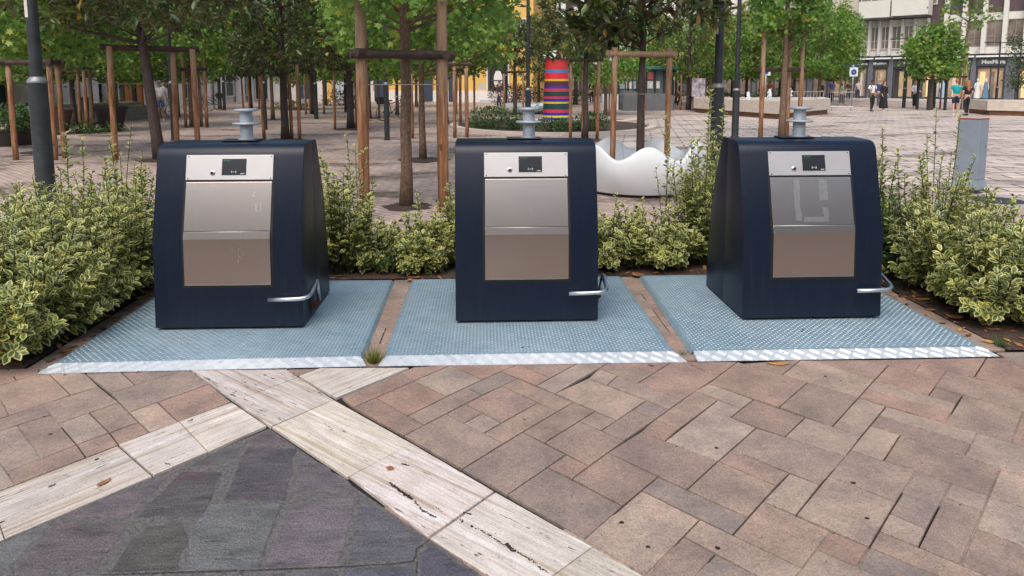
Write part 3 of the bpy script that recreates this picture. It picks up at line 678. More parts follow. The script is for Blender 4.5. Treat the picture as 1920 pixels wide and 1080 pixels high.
# ------------------------------------------------------------------ cover plates
ZP = .024
def plate(label, top, outer):
    """top: four corners FL FR BR BL in pixels; outer: front ends of the ramp"""
    T = [G(*p, ZP) for p in top]; O = [G(*p, .001) for p in outer]
    t = thing('cover_plate', label, 'metal plate', ((T[0][0]+T[1][0])/2, T[0][1], 0), group='steel cover plates under the waste bins')
    ox, oy = t.location.x, t.location.y
    T = [(x-ox, y-oy) for x, y in T]; O = [(x-ox, y-oy) for x, y in O]
    mb = MB(); mb.prism(T, .002, ZP); mb.build('tread_sheet', M['galv'], t)
    # raised tear marks, alternating by 45 degrees
    tm = MB(); p = .0225; x0 = min(q[0] for q in T)+.02; x1 = max(q[0] for q in T)-.02; y0 = T[0][1]+.02; y1 = T[2][1]-.02
    nx, ny = int((x1-x0)/p), int((y1-y0)/p); Vs, Fs = [], []
    def inside(x, y):
        f = (y-T[0][1])/(T[3][1]-T[0][1]); return T[0][0]+(T[3][0]-T[0][0])*f+.022 < x < T[1][0]+(T[2][0]-T[1][0])*f-.022
    for i in range(nx):
        for j in range(ny):
            x, y = x0+(i+.5)*p, y0+(j+.5)*p
            if not inside(x, y): continue
            a = R(45 if (i+j) % 2 else -45); d = Vector((math.cos(a), math.sin(a))); e = Vector((-d.y, d.x))
            n0 = len(Vs); c = Vector((x, y))
            for l, w in ((-1, 0), (0, -1), (1, 0), (0, 1)):
                q = c + d*(l*.0100) + e*(w*.0033); Vs.append((q.x, q.y, ZP+.0002))
            for l in (-.45, .45): q = c + d*(l*.0100); Vs.append((q.x, q.y, ZP+.0019))
            Fs += [(n0, n0+1, n0+4), (n0+1, n0+5, n0+4), (n0+1, n0+2, n0+5), (n0+2, n0+3, n0+5), (n0+3, n0+4, n0+5), (n0+3, n0, n0+4)]
    o = mesh_np('tread_pattern', Vs, Fs, M['galv_hi'], t); o['kind'] = 'stuff'
    # sloping aluminium ramp along the front
    mb = MB(); A, B = T[0], T[1]
    sl = (0.0, -.003)
    mb.add([(A[0], A[1]-.002, ZP+.001), (B[0], B[1]-.002, ZP+.001), (O[1][0], O[1][1], .003), (O[0][0], O[0][1], .003), (A[0], A[1]-.002, .0005), (B[0], B[1]-.002, .0005), (O[1][0], O[1][1], .0005), (O[0][0], O[0][1], .0005)],
           [(0, 3, 2, 1), (3, 7, 6, 2), (0, 4, 7, 3), (1, 2, 6, 5)])
    mb.build('ramp_strip', M['alu'], t)
    rb = MB(); n = 38
    def rp(u_, v_, dz=.0):
        a = Vector((A[0], A[1]-.002, ZP+.001)).lerp(Vector((B[0], B[1]-.002, ZP+.001)), u_); b = Vector((O[0][0], O[0][1], .003)).lerp(Vector((O[1][0], O[1][1], .003)), u_)
        q = a.lerp(b, v_); return (q.x, q.y, q.z+dz)
    for i in range(n):
        for j in range(2):
            u0, v0 = (i+.5)/n, (j+.5)/2; s_ = 1 if (i+j) % 2 else -1
            for k in (-2, -1, 0, 1, 2):
                du, dv = .42/n, .42/2*s_
                cu, cv = u0 + k*.095/n, v0 - k*.095/2*s_
                cu2 = (cu-du, cu+du); cv2 = (cv-dv, cv+dv)
                wu, wv = .020/n, -.020/2*s_
                n0 = len(rb.v)
                rb.add([rp(cu2[0]-wu, cv2[0]-wv, .0002), rp(cu2[0]+wu, cv2[0]+wv, .0002), rp(cu2[1]+wu, cv2[1]+wv, .0002), rp(cu2[1]-wu, cv2[1]-wv, .0002), rp(cu2[0]*.9+cu2[1]*.1, cv2[0]*.9+cv2[1]*.1, .0022), rp(cu2[1]*.9+cu2[0]*.1, cv2[1]*.9+cv2[0]*.1, .0022)],
                       [(0, 1, 4), (1, 2, 5, 4), (2, 3, 5), (3, 0, 4, 5)])
    o = rb.build('ramp_pattern', M['alu_hi'], t); o['kind'] = 'stuff'
    # bolts of the ramp
    for uu in (.06, .3, .54, .78, .95):
        q = rp(uu, .30, .001); b = MB(); b.lathe([(.006, 0), (.006, .002), (.003, .0035)], 8, o=q); b.build('bolt', M['galv_post'], t)
    # side skirts
    for a, b in ((T[0], T[3]), (T[1], T[2])):
        s_ = -1 if a is T[0] else 1
        mb = MB(); mb.add([(a[0], a[1], ZP-.001), (b[0], b[1], ZP-.001), (b[0]+s_*.018, b[1], .002), (a[0]+s_*.018, a[1], .002)], [(0, 1, 2, 3) if s_ < 0 else (3, 2, 1, 0)])
        mb.build('side_skirt', M['galv'], t)
    return t
plate('galvanised tread plate under the left bin, white ramp strip along its front', [(103, 681), (676, 668), (734.8, 525), (334, 528)], [(69, 701), (687, 687)])
plate('galvanised tread plate under the middle bin, between two strips of pavers', [(722, 667), (1262, 658.5), (1161, 517.6), (774.4, 524)], [(709, 687), (1289, 679)])
plate('galvanised tread plate under the right bin, beside the right hand hedge', [(1300, 658), (1840, 650), (1588, 512), (1202, 516.7)], [(1308, 678), (1874, 668.5)])

# ------------------------------------------------------------------ waste bins
W2 = .4975
PROF = [(0, 0), (.032, .605), (.170, 1.150), (.178, 1.174), (.190, 1.196), (.208, 1.214), (.232, 1.226), (.262, 1.232), (.50, 1.236), (.522, 1.234), (.535, 1.222), (.66, .93), (.745, .60), (.79, .28), (.80, 0)]
ZB = .018
def front(z):                                # face of the bin at height z above its foot
    z = z-ZB
    if z <= .605: return .032*z/.605
    return .032 + (z-.605)/(1.150-.605)*.138

def shell(name, prof, x0, x1, mat, parent, bev=.006):
    bm = bmesh.new(); n = len(prof)
    a = [bm.verts.new((x0, v, z+ZB)) for v, z in prof]; b = [bm.verts.new((x1, v, z+ZB)) for v, z in prof]
    f0 = bm.faces.new(a); f1 = bm.faces.new(b[::-1])
    for i in range(n): bm.faces.new((a[i], b[i], b[(i+1) % n], a[(i+1) % n])[::-1])
    bm.normal_update(); bmesh.ops.recalc_face_normals(bm, faces=bm.faces[:])
    es = list(set(f0.edges[:] + f1.edges[:]))
    bmesh.ops.bevel(bm, geom=es, offset=bev, segments=3, affect='EDGES', profile=.5, clamp_overlap=True)
    me = bpy.data.meshes.new(name); bm.to_mesh(me); bm.free(); me.materials.append(mat)
    o = bpy.data.objects.new(name, me); link(o, parent); return autosmooth(o, 20)

def panel(name, x0, x1, zs, mat, parent, th=.006, off=.004, bev=.0022):
    """sheet that follows the bin face through the heights zs"""
    bm = bmesh.new(); k = len(zs)
    def row(x, d): return [bm.verts.new((x, front(z)-off-d, z)) for z in zs]
    fa, fb = row(x0, th), row(x1, th); ba, bb = row(x0, 0), row(x1, 0)
    for i in range(k-1):
        bm.faces.new((fa[i], fb[i], fb[i+1], fa[i+1])); bm.faces.new((ba[i], ba[i+1], bb[i+1], bb[i]))
        bm.faces.new((fa[i], fa[i+1], ba[i+1], ba[i])); bm.faces.new((fb[i], bb[i], bb[i+1], fb[i+1]))
    bm.faces.new((fa[0], ba[0], bb[0], fb[0])); bm.faces.new((fa[-1], fb[-1], bb[-1], ba[-1]))
    bmesh.ops.recalc_face_normals(bm, faces=bm.faces[:])
    es = [e for e in bm.edges if len(e.link_faces) == 2 and e.calc_face_angle(0) > R(50)]
    bmesh.ops.bevel(bm, geom=es, offset=bev, segments=2, affect='EDGES', profile=.5)
    me = bpy.data.meshes.new(name); bm.to_mesh(me); bm.free(); me.materials.append(mat)
    return link(bpy.data.objects.new(name, me), parent)

def on_face(z, d=0.0):                       # point and slope of the upper face
    return front(z) - d

def make_bin():
    t = thing('waste_bin', '', 'waste bin')
    seam = .405
    pf = [p for p in PROF if p[0] < seam] + [(seam, 1.2355), (seam, 0)]
    pr = [(seam+.005, 0), (seam+.005, 1.2355)] + [p for p in PROF if p[0] > seam]
    fs = shell('front_shell', pf, -W2, W2, M['navy'], t)
    rs = shell('rear_shell', pr, -W2+.002, W2-.002, M['navy'], t)
    mb = MB(); mb.box((-W2+.03, .04, 0), (W2-.03, .76, ZB+.01)); mb.build('plinth', M['black_gap'], t)  # foot coloured near black to read as the shadow gap under the bin
    mb = MB(); mb.box((-W2+.02, seam-.01, ZB+.02), (W2-.02, seam+.02, 1.235)); mb.build('seam_shade', M['black_gap'], t)  # black filler paints the shade inside the gap between the shells
    hw = .290
    panel('chute_gap_shade', -hw-.014, hw+.014, [.288, .623, 1.011], M['black_gap'], t, th=.002, off=.0005, bev=.0006)  # black sheet paints the shaded recess around the chute
    lo = panel('drawer_front', -hw, hw, [.308, .623, .671], M['steel'], t, th=.010, off=.003, bev=.004)
    up = panel('chute_flap', -hw+.001, hw-.001, [.675, .998], M['steel'], t, th=.004, off=.003)
    # little rolled lip along the head of the drawer front
    mb = MB(); yy = front(.671)-.013; mb.tube([(-hw+.004, yy, .670), (hw-.004, yy, .670)], .0032, 8); mb.build('pull_lip', M['steel_light'], lo, smooth=True)
    cp = panel('control_panel', -hw-.004, hw+.004, [1.012, 1.178], M['steel_light'], t, th=.006, off=.002, bev=.002)
    sl = math.atan2(.138, .545)               # slope of the upper face
    def flat(name, w, h, x, z, d, th, mat, par, rnd=0):
        mb = MB()
        if rnd: mb.lathe([(w, 0), (w, th), (w*.8, th+.002)], 18)
        else: mb.bbox((-w/2, -h/2, 0), (w/2, h/2, th), min(.002, th*.45))
        o = mb.build(name, mat, par); o.location = (x, front(z)-d, z); o.rotation_euler = (R(90)-sl, 0, 0)
        if rnd: autosmooth(o, 40)
        return o
    ds = flat('display', .164, .112, .030, 1.098, .0085, .003, M['black_glass'], cp)
    flat('lock', .0165, 0, -.114, 1.060, .0085, .006, M['steel_tube'], cp, 1)
    flat('lock_core', .0105, 0, -.114, 1.060, .0155, .002, M['black_gap'], cp, 1)
    for sx in (-1, 1):
        for z in (1.022, 1.168): flat('screw', .004, 0, sx*(hw-.012), z, .0085, .0012, M['black_gap'], cp, 1)
        flat('screw', .0028, 0, sx*.155, 1.166, .0085, .001, M['steel_tube'], cp, 1)
    # contactless symbol, status line and small print on the display (display plane: x right, y up)
    mb = MB()
    def disp(x, y): return (x, y, .0036)
    for s_ in (-1, 1):
        for rr in (.007, .0125):
            pts = [disp(s_*(.004+rr*math.cos(a)), -.034+rr*math.sin(a)) for a in np.linspace(-.75, .75, 7)]
            mb.tube(pts, .0012, 5)
    mb.tube([disp(-.003, -.034), disp(.003, -.034)], .0022, 6)
    for i in range(5): mb.box((.046+i*.0055, -.049, .003), (.0500+i*.0055, -.0445+(i % 2)*.001, .0038))
    mb.build('contactless_symbol', M['print_white'], ds)
    mb = MB()
    for i, w in enumerate((.006, .004, .009, .005, .007)): mb.box((-.068+i*.010, .041, .003), (-.068+i*.010+w, .045, .0036))
    mb.build('status_text', M['print_green'], ds)
    # foot bar round the right hand corner
    P = [(.285, -.055, .222), (.42, -.055, .225), (.490, -.055, .228), (.522, -.050, .231), (.546, -.030, .236), (.555, .0, .244), (.557, .06, .262), (.557, .145, .292), (.556, .165, .290), (.552, .20, .225), (.545, .255, .120)]
    mb = MB(); mb.tube(P, .0145, 12); o = mb.build('foot_bar', M['steel_tube'], t, smooth=True)
    mb = MB(); mb.box((.500, .215, .060), (.535, .255, .115)); mb.tube([(.525, .21, .10), (.552, .26, .10)], .010, 8); mb.build('bar_bracket', M['rust'], o)
    mb = MB(); mb.box((W2-.002, .175, .05), (W2+.0035, .285, .215)); mb.build('bar_slot', M['black_gap'], o)
    # lifting post on the roof
    pz_ = 1.238+ZB
    mb = MB(); mb.bbox((-.125, .335, pz_), (.125, .475, pz_+.010), .004); mb.build('post_base', M['navy'], t)
    mb = MB(); mb.lathe([(.062, .010), (.062, .016), (.045, .019), (.044, .112), (.048, .115), (.092, .118), (.095, .121), (.095, .127), (.091, .131), (.045, .134), (.043, .204), (.049, .208), (.078, .211), (.082, .216), (.082, .223), (.076, .228), (.03, .230), (0.002, .230)], 28, o=(.035, .405, pz_))
    o = mb.build('lifting_post', M['galv_post'], t); autosmooth(o, 35)
    return t

b0 = make_bin()
bins = [(( -2.247-1.234)/2-.003, 4.606, 'left navy waste bin with its foot bar bent upwards beside the left hedge', -.006),
        (.2865, 4.652, 'middle navy waste bin seen straight on between two paver strips', -.004),
        (2.296, 4.622, 'right navy waste bin with its left side face showing', .002)]
BO = [b0, copy_tree(b0), copy_tree(b0)]
for i, (x, y, lb, rz) in enumerate(bins):
    o = BO[i]
    o.location = (x, y, ZP); o.rotation_euler = (0, 0, rz)
    tag(o, lb, 'waste bin', 'navy waste bins on the steel plates')
    if i != 1:                                   # remains of a peeled sticker, run marks
        flap = [c for c in o.children if c.name.startswith('chute_flap')][0]; dr = [c for c in o.children if c.name.startswith('drawer_front')][0]
        def smear(par, name, x0, x1, z0, z1, off):
            mb = MB(); k = 7; V = []
            for q in range(k):
                z = z0+(z1-z0)*q/(k-1); V += [(x0+random.uniform(-.006, .006), front(z)-off, z), (x1+random.uniform(-.006, .006), front(z)-off, z)]
            mb.add(V, [(2*q, 2*q+1, 2*q+3, 2*q+2) for q in range(k-1)]); mb.build(name, M['residue'], par)
        if i == 2:
            smear(flap, 'sticker_residue', -.125, -.085, .70, .985, .0076); smear(flap, 'sticker_residue', .055, .115, .84, .985, .0076); smear(flap, 'sticker_residue', -.07, .11, .695, .728, .0076); smear(flap, 'sticker_residue', .075, .11, .728, .79, .0076)
        else:
            for x_, z0, z1 in ((.165, .90, .935), (.185, .80, .85), (.215, .80, .87)): smear(flap, 'run_mark', x_, x_+.008, z0, z1, .0076)
            for x_, z0, z1 in ((.03, .55, .60), (.075, .46, .60), (.095, .48, .575), (.115, .50, .54)): smear(dr, 'run_mark', x_, x_+.008, z0, z1, .0136)
# ------------------------------------------------------------------ leaves in bulk
T_HEDGE = (np.array([(0,0,0),(-.23,.27,.05),(.23,.27,.05),(-.29,.64,.04),(.29,.64,.04),(0,1,-.08),(0,.32,-.02),(0,.70,-.04)]),
           [(0,2,6),(0,6,1),(6,2,4),(6,4,7),(1,6,7),(1,7,3),(7,4,5),(7,5,3)], np.array([.6,1,1,1,1,.85,0,0]))
T_MAG = (np.array([(0,0,0),(-.17,.33,.05),(.17,.33,.05),(-.17,.70,.03),(.17,.70,.03),(0,1,-.10),(0,.34,-.02),(0,.72,-.05)]),
         [(0,2,6),(0,6,1),(6,2,4),(6,4,7),(1,6,7),(1,7,3),(7,4,5),(7,5,3)], np.array([.6,1,1,1,1,.85,0,0]))
def star():
    V, F_ = [(0, .38, 0)], []
    P = [(0,0),(.20,.16),(.50,.10),(.30,.36),(.58,.62),(.22,.62),(0,1.0),(-.22,.62),(-.58,.62),(-.30,.36),(-.50,.10),(-.20,.16)]
    V += [(x, y, -.18*(x*x+(y-.38)**2)+.03*(i % 2)) for i, (x, y) in enumerate(P)]
    for i in range(len(P)): F_.append((0, 1+i, 1+(i+1) % len(P)))
    return (np.array(V), F_, np.zeros(len(V)))
T_STAR = star()
T_OVAL = (np.array([(0,0,0),(.24,.45,.05),(0,1,-.06),(-.24,.45,.05),(0,.48,-.03)]), [(0,1,4),(4,1,2),(4,2,3),(0,4,3)], np.zeros(5))
T_BLADE = (np.array([(-.03,0,0),(.03,0,0),(-.025,.5,.03),(.025,.5,.03),(0,1,-.10)]), [(0,1,3),(0,3,2),(2,3,4)], np.zeros(5))

def leaf_arrays(tmpl, pos, dirs, ups, size, rnd, tip):
    """pos, dirs, ups (n,3); size (n,); rnd, tip (n,) in 0..1"""
    tv, tf, tm = tmpl; n = len(pos)
    d = dirs/np.linalg.norm(dirs, axis=1, keepdims=True)
    x = np.cross(d, ups); ln = np.linalg.norm(x, axis=1, keepdims=True); ln[ln < 1e-6] = 1; x = x/ln
    z = np.cross(x, d)
    V = pos[:, None, :] + size[:, None, None]*(tv[None, :, 0:1]*x[:, None, :] + tv[None, :, 1:2]*d[:, None, :] + tv[None, :, 2:3]*z[:, None, :])
    k = len(tv); Fm = np.array(tf)
    FF = (Fm[None] + (np.arange(n)*k)[:, None, None]).reshape(-1, 3)
    C = np.zeros((n, k, 4)); C[:, :, 0] = tm[None]; C[:, :, 1] = rnd[:, None]; C[:, :, 2] = tip[:, None]; C[:, :, 3] = 1
    return V.reshape(-1, 3), FF, C.reshape(-1, 4)

def rv(n): return NP.normal(size=(n, 3))

# ------------------------------------------------------------------ hedge shrubs
def shrub_mesh(r, h, shoots, seed, leaf=.070, tmpl=T_HEDGE, lanky=.05, per=24, skew=.5):
    g = np.random.default_rng(seed); P_, D_a, U_, S_, Rn, Tp = [], [], [], [], [], []
    st = MB()
    for s in range(shoots):
        a = g.random()*6.283; q = math.sqrt(g.random())
        b = np.array([.45*r*q*math.cos(a), .45*r*q*math.sin(a), 0.0])
        a2 = a + g.normal()*.6; q2 = min(1, q + g.random()*.25)
        f = g.random()**skew
        if g.random() < .32: f *= .35; q2 = .75+.35*g.random()
        top = h*(.22+.78*f)*(1-.30*q2**3)
        if g.random() < lanky: top *= 1.22 + g.random()*.22
        e = np.array([r*q2*math.cos(a2), r*q2*math.sin(a2), top])
        mid = (b+e)/2 + np.array([g.normal()*.03, g.normal()*.03, .06*h]); mid[:2] += (e[:2]-b[:2])*.18
        t = np.linspace(0, 1, 7)[:, None]; path = (1-t)**2*b + 2*t*(1-t)*mid + t*t*e
        st.tube([tuple(p) for p in path], [.0055, .005, .0045, .004, .0034, .0028, .002], 4, cap=False)
        m = int(per*max(1, top/.62)*(.7+.6*g.random())); start = .10 + .28*g.random()
        for i in range(m):
            tt = start + (1-start)*(i/(m-1))**.85
            p = (1-tt)**2*b + 2*tt*(1-tt)*mid + tt*tt*e; tan = 2*(1-tt)*(mid-b) + 2*tt*(e-mid); tan /= np.linalg.norm(tan)+1e-9
            ph = i*2.0 + g.normal()*.4 + (i % 2)*math.pi
            u_ = np.cross(tan, [0.3, .2, 1]); u_ /= np.linalg.norm(u_)+1e-9; w_ = np.cross(tan, u_)
            out = u_*math.cos(ph) + w_*math.sin(ph)
            d = out*(1.0-.18*tt) + tan*(.35+.38*tt) + np.array([0, 0, -.12])
            P_.append(p + out*.004 + g.normal(size=3)*.004); D_a.append(d); U_.append(tan + g.normal(size=3)*.25 + np.array([0, 0, .4]))
            S_.append(leaf*(.65+.6*g.random())*(1-.35*tt**6)); Rn.append(np.clip(g.normal(.5, .25), 0, 1)); Tp.append(np.clip((tt-.55)*1.6 + g.normal()*.12, 0, 1) if g.random() < .5 else g.random()*.4)
    return leaf_arrays(tmpl, np.array(P_), np.array(D_a), np.array(U_), np.array(S_), np.array(Rn), np.array(Tp)), st

def make_shrub(label, x, y, r, h, shoots, seed, mat='varieg', group='variegated shrubs of the hedge', name='variegated_shrub', cat='shrub', **kw):
    (V, FF, C), st = shrub_mesh(r, h, shoots, seed, **kw)
    t = thing(name, label, cat, (x, y, 0), group=group)
    mesh_np('foliage', V, FF, M[mat], t, smooth=True, col=C)
    st.build('stem', M['stem'], t, smooth=True)
    return t

HEDGE = [
 (-3.06, 4.40, .53, .76, 120, 'variegated shrub at the front corner of the left hedge, nearest the camera', {'leaf': .075}),
 (-3.62, 4.95, .48, .92, 95, 'variegated shrub second in the left hedge, cut by the left picture edge', {'leaf': .072}),
 (-3.02, 5.02, .48, .84, 105, 'variegated shrub in the middle of the left hedge, beside the plate', {}),
 (-2.90, 5.58, .42, 1.04, 95, 'tall variegated shrub of the left hedge touching the left bin', {}),
 (-3.45, 5.75, .45, 1.02, 90, 'tall variegated shrub of the left hedge with shoots before the paving', {}),
 (-4.05, 5.55, .46, .86, 85, 'variegated shrub under the dark lamp post at the left', {}),
 (-4.15, 6.45, .45, .80, 70, 'variegated shrub at the foot of the left lamp post', {}),
 (-3.35, 6.45, .40, .98, 65, 'variegated shrub at the far end of the left hedge', {}),
 (-1.30, 6.12, .29, .96, 75, 'tall variegated shrub against the right side of the left bin', {'lanky': .25}),
 (-1.02, 6.22, .27, .52, 65, 'low rounded variegated shrub left of the weeds behind the plates', {'lanky': .05}),
 (-.58, 6.18, .30, .54, 90, 'low bushy variegated shrub between the two tall stakes', {'lanky': .06}),
 (-.22, 6.30, .24, .82, 55, 'upright variegated shrub against the left side of the middle bin', {'lanky': .3}),
 (1.16, 6.15, .32, .50, 75, 'low variegated shrub right of the middle bin, below the white bench', {'lanky': .15}),
 (1.55, 6.18, .34, .58, 95, 'variegated shrub with yellow tips in front of the white bench', {'lanky': .22}),
 (2.0, 6.25, .27, .95, 80, 'tall variegated shrub against the left side of the right bin', {'lanky': .3}),
 (2.25, 6.75, .22, 1.28, 55, 'lanky variegated shrub rising behind the right bin beside the lamp post', {'lanky': .35}),
 (3.32, 6.10, .36, 1.08, 80, 'variegated shrub against the right side of the right bin', {'lanky': .3}),
 (4.0, 5.90, .48, .96, 95, 'variegated shrub with long shoots before the grey pillar', {'lanky': .22}),
 (4.5, 5.55, .45, .86, 80, 'variegated shrub cut by the right picture edge', {}),
 (3.74, 5.20, .50, .86, 105, 'broad variegated shrub in the middle of the right hedge', {}),
 (3.73, 4.66, .48, .76, 110, 'variegated shrub at the front of the right hedge, nearest the camera', {'leaf': .075}),
]
for i, (x, y, r, h, n, lb, kw) in enumerate(HEDGE): make_shrub(lb, x, y, r, h, int(n*1.15), 100+i, **kw)
make_shrub('dark green fine leaved shrub between the right bin and the right hedge', 3.52, 5.72, .24, .82, 60, 160, mat='weed_leaf', group='green plants in the hedge', name='green_shrub', tmpl=T_OVAL, leaf=.05, per=34, lanky=.1)
make_shrub('dark green feathery weed between the two low shrubs behind the paver gap', -.86, 6.08, .15, .40, 45, 161, mat='weed_leaf', group='green plants in the hedge', name='green_shrub', tmpl=T_BLADE, leaf=.07, per=26, lanky=.1)
make_shrub('yellowish variegated sprig standing on the paving behind the left bin', -2.55, 8.6, .32, .62, 26, 162, lanky=.4)

for j, (x, y, r, h, n, lb) in enumerate(((4.3, 6.35, .22, 1.22, 9, 'few tall thin sprigs at the back of the right hedge before the grey pillar'), (3.62, 6.40, .18, 1.16, 8, 'few tall thin sprigs beside the roof of the right bin'), (1.72, 6.50, .22, 1.02, 10, 'few tall thin sprigs before the white wavy bench'), (-1.18, 6.45, .16, 1.14, 7, 'few tall thin sprigs beside the roof of the left bin'), (-3.5, 6.6, .35, 1.18, 12, 'few tall thin sprigs at the back of the left hedge'))):
    make_shrub(lb, x, y, r, h, n, 170+j, lanky=.5, skew=.2, per=20, leaf=.058)
def tuft(label, x, y, r, h, n, seed, mat='weed_leaf'):
    g = np.random.default_rng(seed); a = g.random(n)*6.283; q = np.sqrt(g.random(n))
    P_ = np.stack([r*.4*q*np.cos(a), r*.4*q*np.sin(a), np.zeros(n)], 1)
    D_a = np.stack([q*np.cos(a)*.7+g.normal(size=n)*.15, q*np.sin(a)*.7+g.normal(size=n)*.15, np.ones(n)], 1)
    V, FF, C = leaf_arrays(T_BLADE, P_, D_a, rv(n), h*(.4+.7*g.random(n)), g.random(n), np.zeros(n))
    o = mesh_np('grass_tuft', V, FF, M[mat], smooth=True, col=C); o.location = (x, y, 0)
    return tag(o, label, 'grass tuft', 'weeds in the paving')
x, y = G(700, 683); tuft('olive grass tuft growing at the front of the gap between left and middle plates', x, y+.03, .085, .10, 150, 1, 'olive_leaf')
x, y = G(1283, 668); tuft('tiny green weed at the front of the gap between middle and right plates', x, y+.02, .04, .05, 26, 2)
x, y = G(1876, 650); tuft('small green weed below the front corner of the right hedge', x, y, .07, .09, 45, 3)
x, y = G(40, 668); tuft('green weed below the front corner of the left hedge', x, y, .16, .15, 110, 4)
x, y = G(83, 685); tuft('small sprig in front of the left plate corner', x, y+.04, .03, .05, 16, 5)

# ------------------------------------------------------------------ trees
def crown_mesh(kind, seed, r, z0, z1, n, cx=0, cy=0, leaf=.16, gap=.42, per=16):
    """leaves in tufts at twig ends spread through an uneven ellipsoid; returns leaf arrays and twig ends"""
    g = np.random.default_rng(seed); off = Vector((seed*3.7, seed*1.3, 0)); ends = []
    tries = 0
    while len(ends) < n//per and tries < 40000:
        tries += 1
        rho = math.sqrt(g.random()); an_ = g.random()*6.283; pz = g.uniform(-1, 1)
        sup = rho**2.4 + abs(pz)**(4.5 if pz < 0 else 2.0)
        if g.random() > .25 + .75*min(1, sup)**1.5: continue
        p = np.array([rho*math.cos(an_), rho*math.sin(an_), pz])
        zz = (p[2]+1)/2
        k = 1.0
        q = Vector((p[0]*r*k, p[1]*r*k, z0+(z1-z0)*zz))
        nv = mnoise.noise((q+off)*(1.15/r*1.2)); big = mnoise.noise((q+off)*2.1)
        if sup > .92 + nv*1.1: continue
        if big < -gap*.45: continue
        ends.append((q.x+cx, q.y+cy, q.z))
    ends = np.array(ends); m = len(ends)
    c0 = np.array([cx, cy, (z0+z1)/2]); outd = ends-c0; outd /= np.linalg.norm(outd, axis=1, keepdims=True)+1e-9
    tone = np.clip(.45 + .22*g.normal(size=m), 0, .85)
    idx = np.repeat(np.arange(m), per); k = len(idx)
    if kind == 'mag':
        spread = leaf*.35; d = rv(k)*.75 + outd[idx]*.55 + np.array([0, 0, .30]); tm = T_MAG; ups = rv(k)*.45 + np.array([0, 0, 1.0])
    elif kind == 'star':
        spread = leaf*1.25; d = rv(k)*.8 + outd[idx]*.35 + np.array([0, 0, -.55]); tm = T_STAR; ups = rv(k)*.6 + np.array([0, 0, .8]) + outd[idx]*.4
    else:
        spread = leaf*1.1; d = rv(k)*.9 + outd[idx]*.4; tm = T_OVAL; ups = rv(k)*.6 + np.array([0, 0, .9])
    pos = ends[idx] + g.normal(size=(k, 3))*spread
    rnd = np.clip(tone[idx] + g.normal(size=k)*.16, 0, .93)
    sp = g.random(k) < .018; rnd[sp] = .93 + .07*g.random(sp.sum())
    size = leaf*(.65+.6*g.random(k))
    return leaf_arrays(tm, pos, d, ups, size, rnd, np.zeros(k)), ends

SPEC = {'mag': ('magnolia_leaf', 'bark_dark'), 'star': ('bright_leaf', 'bark_brown'), 'olive': ('olive_leaf', 'bark_dark'), 'dark': ('dark_leaf', 'bark_dark'), 'red': ('red_leaf', 'bark_dark')}
def make_tree(label, x, y, kind, r, z0, z1, n, seed, tr=.06, lean=(0, 0), leaf=.16, name=None, group=None, limbs=9, mul=None, gap=.42, per=16, mat=None):
    nm = name or {'mag': 'magnolia_tree', 'star': 'broadleaf_tree', 'olive': 'broadleaf_tree', 'dark': 'broadleaf_tree', 'red': 'broadleaf_tree'}[kind]
    t = thing(nm, label, 'tree', (x, y, 0), group=group)
    g = random.Random(seed)
    top = (z0+z1)/2 + (z1-z0)*.22
    cx, cy = lean[0]*.75, lean[1]*.75
    (V, FF, C), ends = crown_mesh(kind, seed, r, z0, z1, n, cx, cy, leaf, gap, per)
    mats = SPEC[kind]
    tb = MB(); k = 10; pts = [(lean[0]*i/(k-1)+g.uniform(-.012, .012), lean[1]*i/(k-1)+g.uniform(-.012, .012), top*i/(k-1)-.02*(i == 0)) for i in range(k)]
    rad = [tr*(1.22 if i == 0 else 1.0)*(1-.62*(i/(k-1))**1.4) for i in range(k)]
    tb.tube(pts, rad, 12, jit=.06)
    def at(z):
        f = max(0, min(1, z/top))*(k-1); i = min(k-2, int(f)); return Vector(pts[i]).lerp(Vector(pts[i+1]), f-i)
    tb.build('trunk', M[mats[1]], t, smooth=True)
    lb = MB(); sel = [ends[g.randrange(len(ends))] for _ in range(limbs*3)] if len(ends) else []
    for j, e in enumerate(sel):
        e = Vector(e); zb = max(z0*.92, min(top*.97, e.z - g.uniform(.25, .7)*(e.xy-Vector((cx, cy))).length - .1)); b = at(zb)
        mid = b.lerp(e, .5) + Vector((g.uniform(-.08, .08), g.uniform(-.08, .08), -.04*(e-b).length))
        q = tr*(.36 if j < limbs else .20)
        lb.tube([b, b.lerp(mid, .6), mid, mid.lerp(e, .6), e], [q, q*.8, q*.62, q*.4, q*.15], 6, cap=False)
    if sel: lb.build('limbs', M[mats[1]], t, smooth=True)
    mesh_np('crown', V, FF, M[mat or mats[0]], t, smooth=(kind != 'star'), col=C)
    return t

def retree(src, label, x, y, rz, s=1.0, group=None):
    o = copy_tree(src); o.location = (x, y, 0); o.rotation_euler = (0, 0, rz); o.scale = (s, s, s)
    return tag(o, label, 'tree', group or o.get('group'))

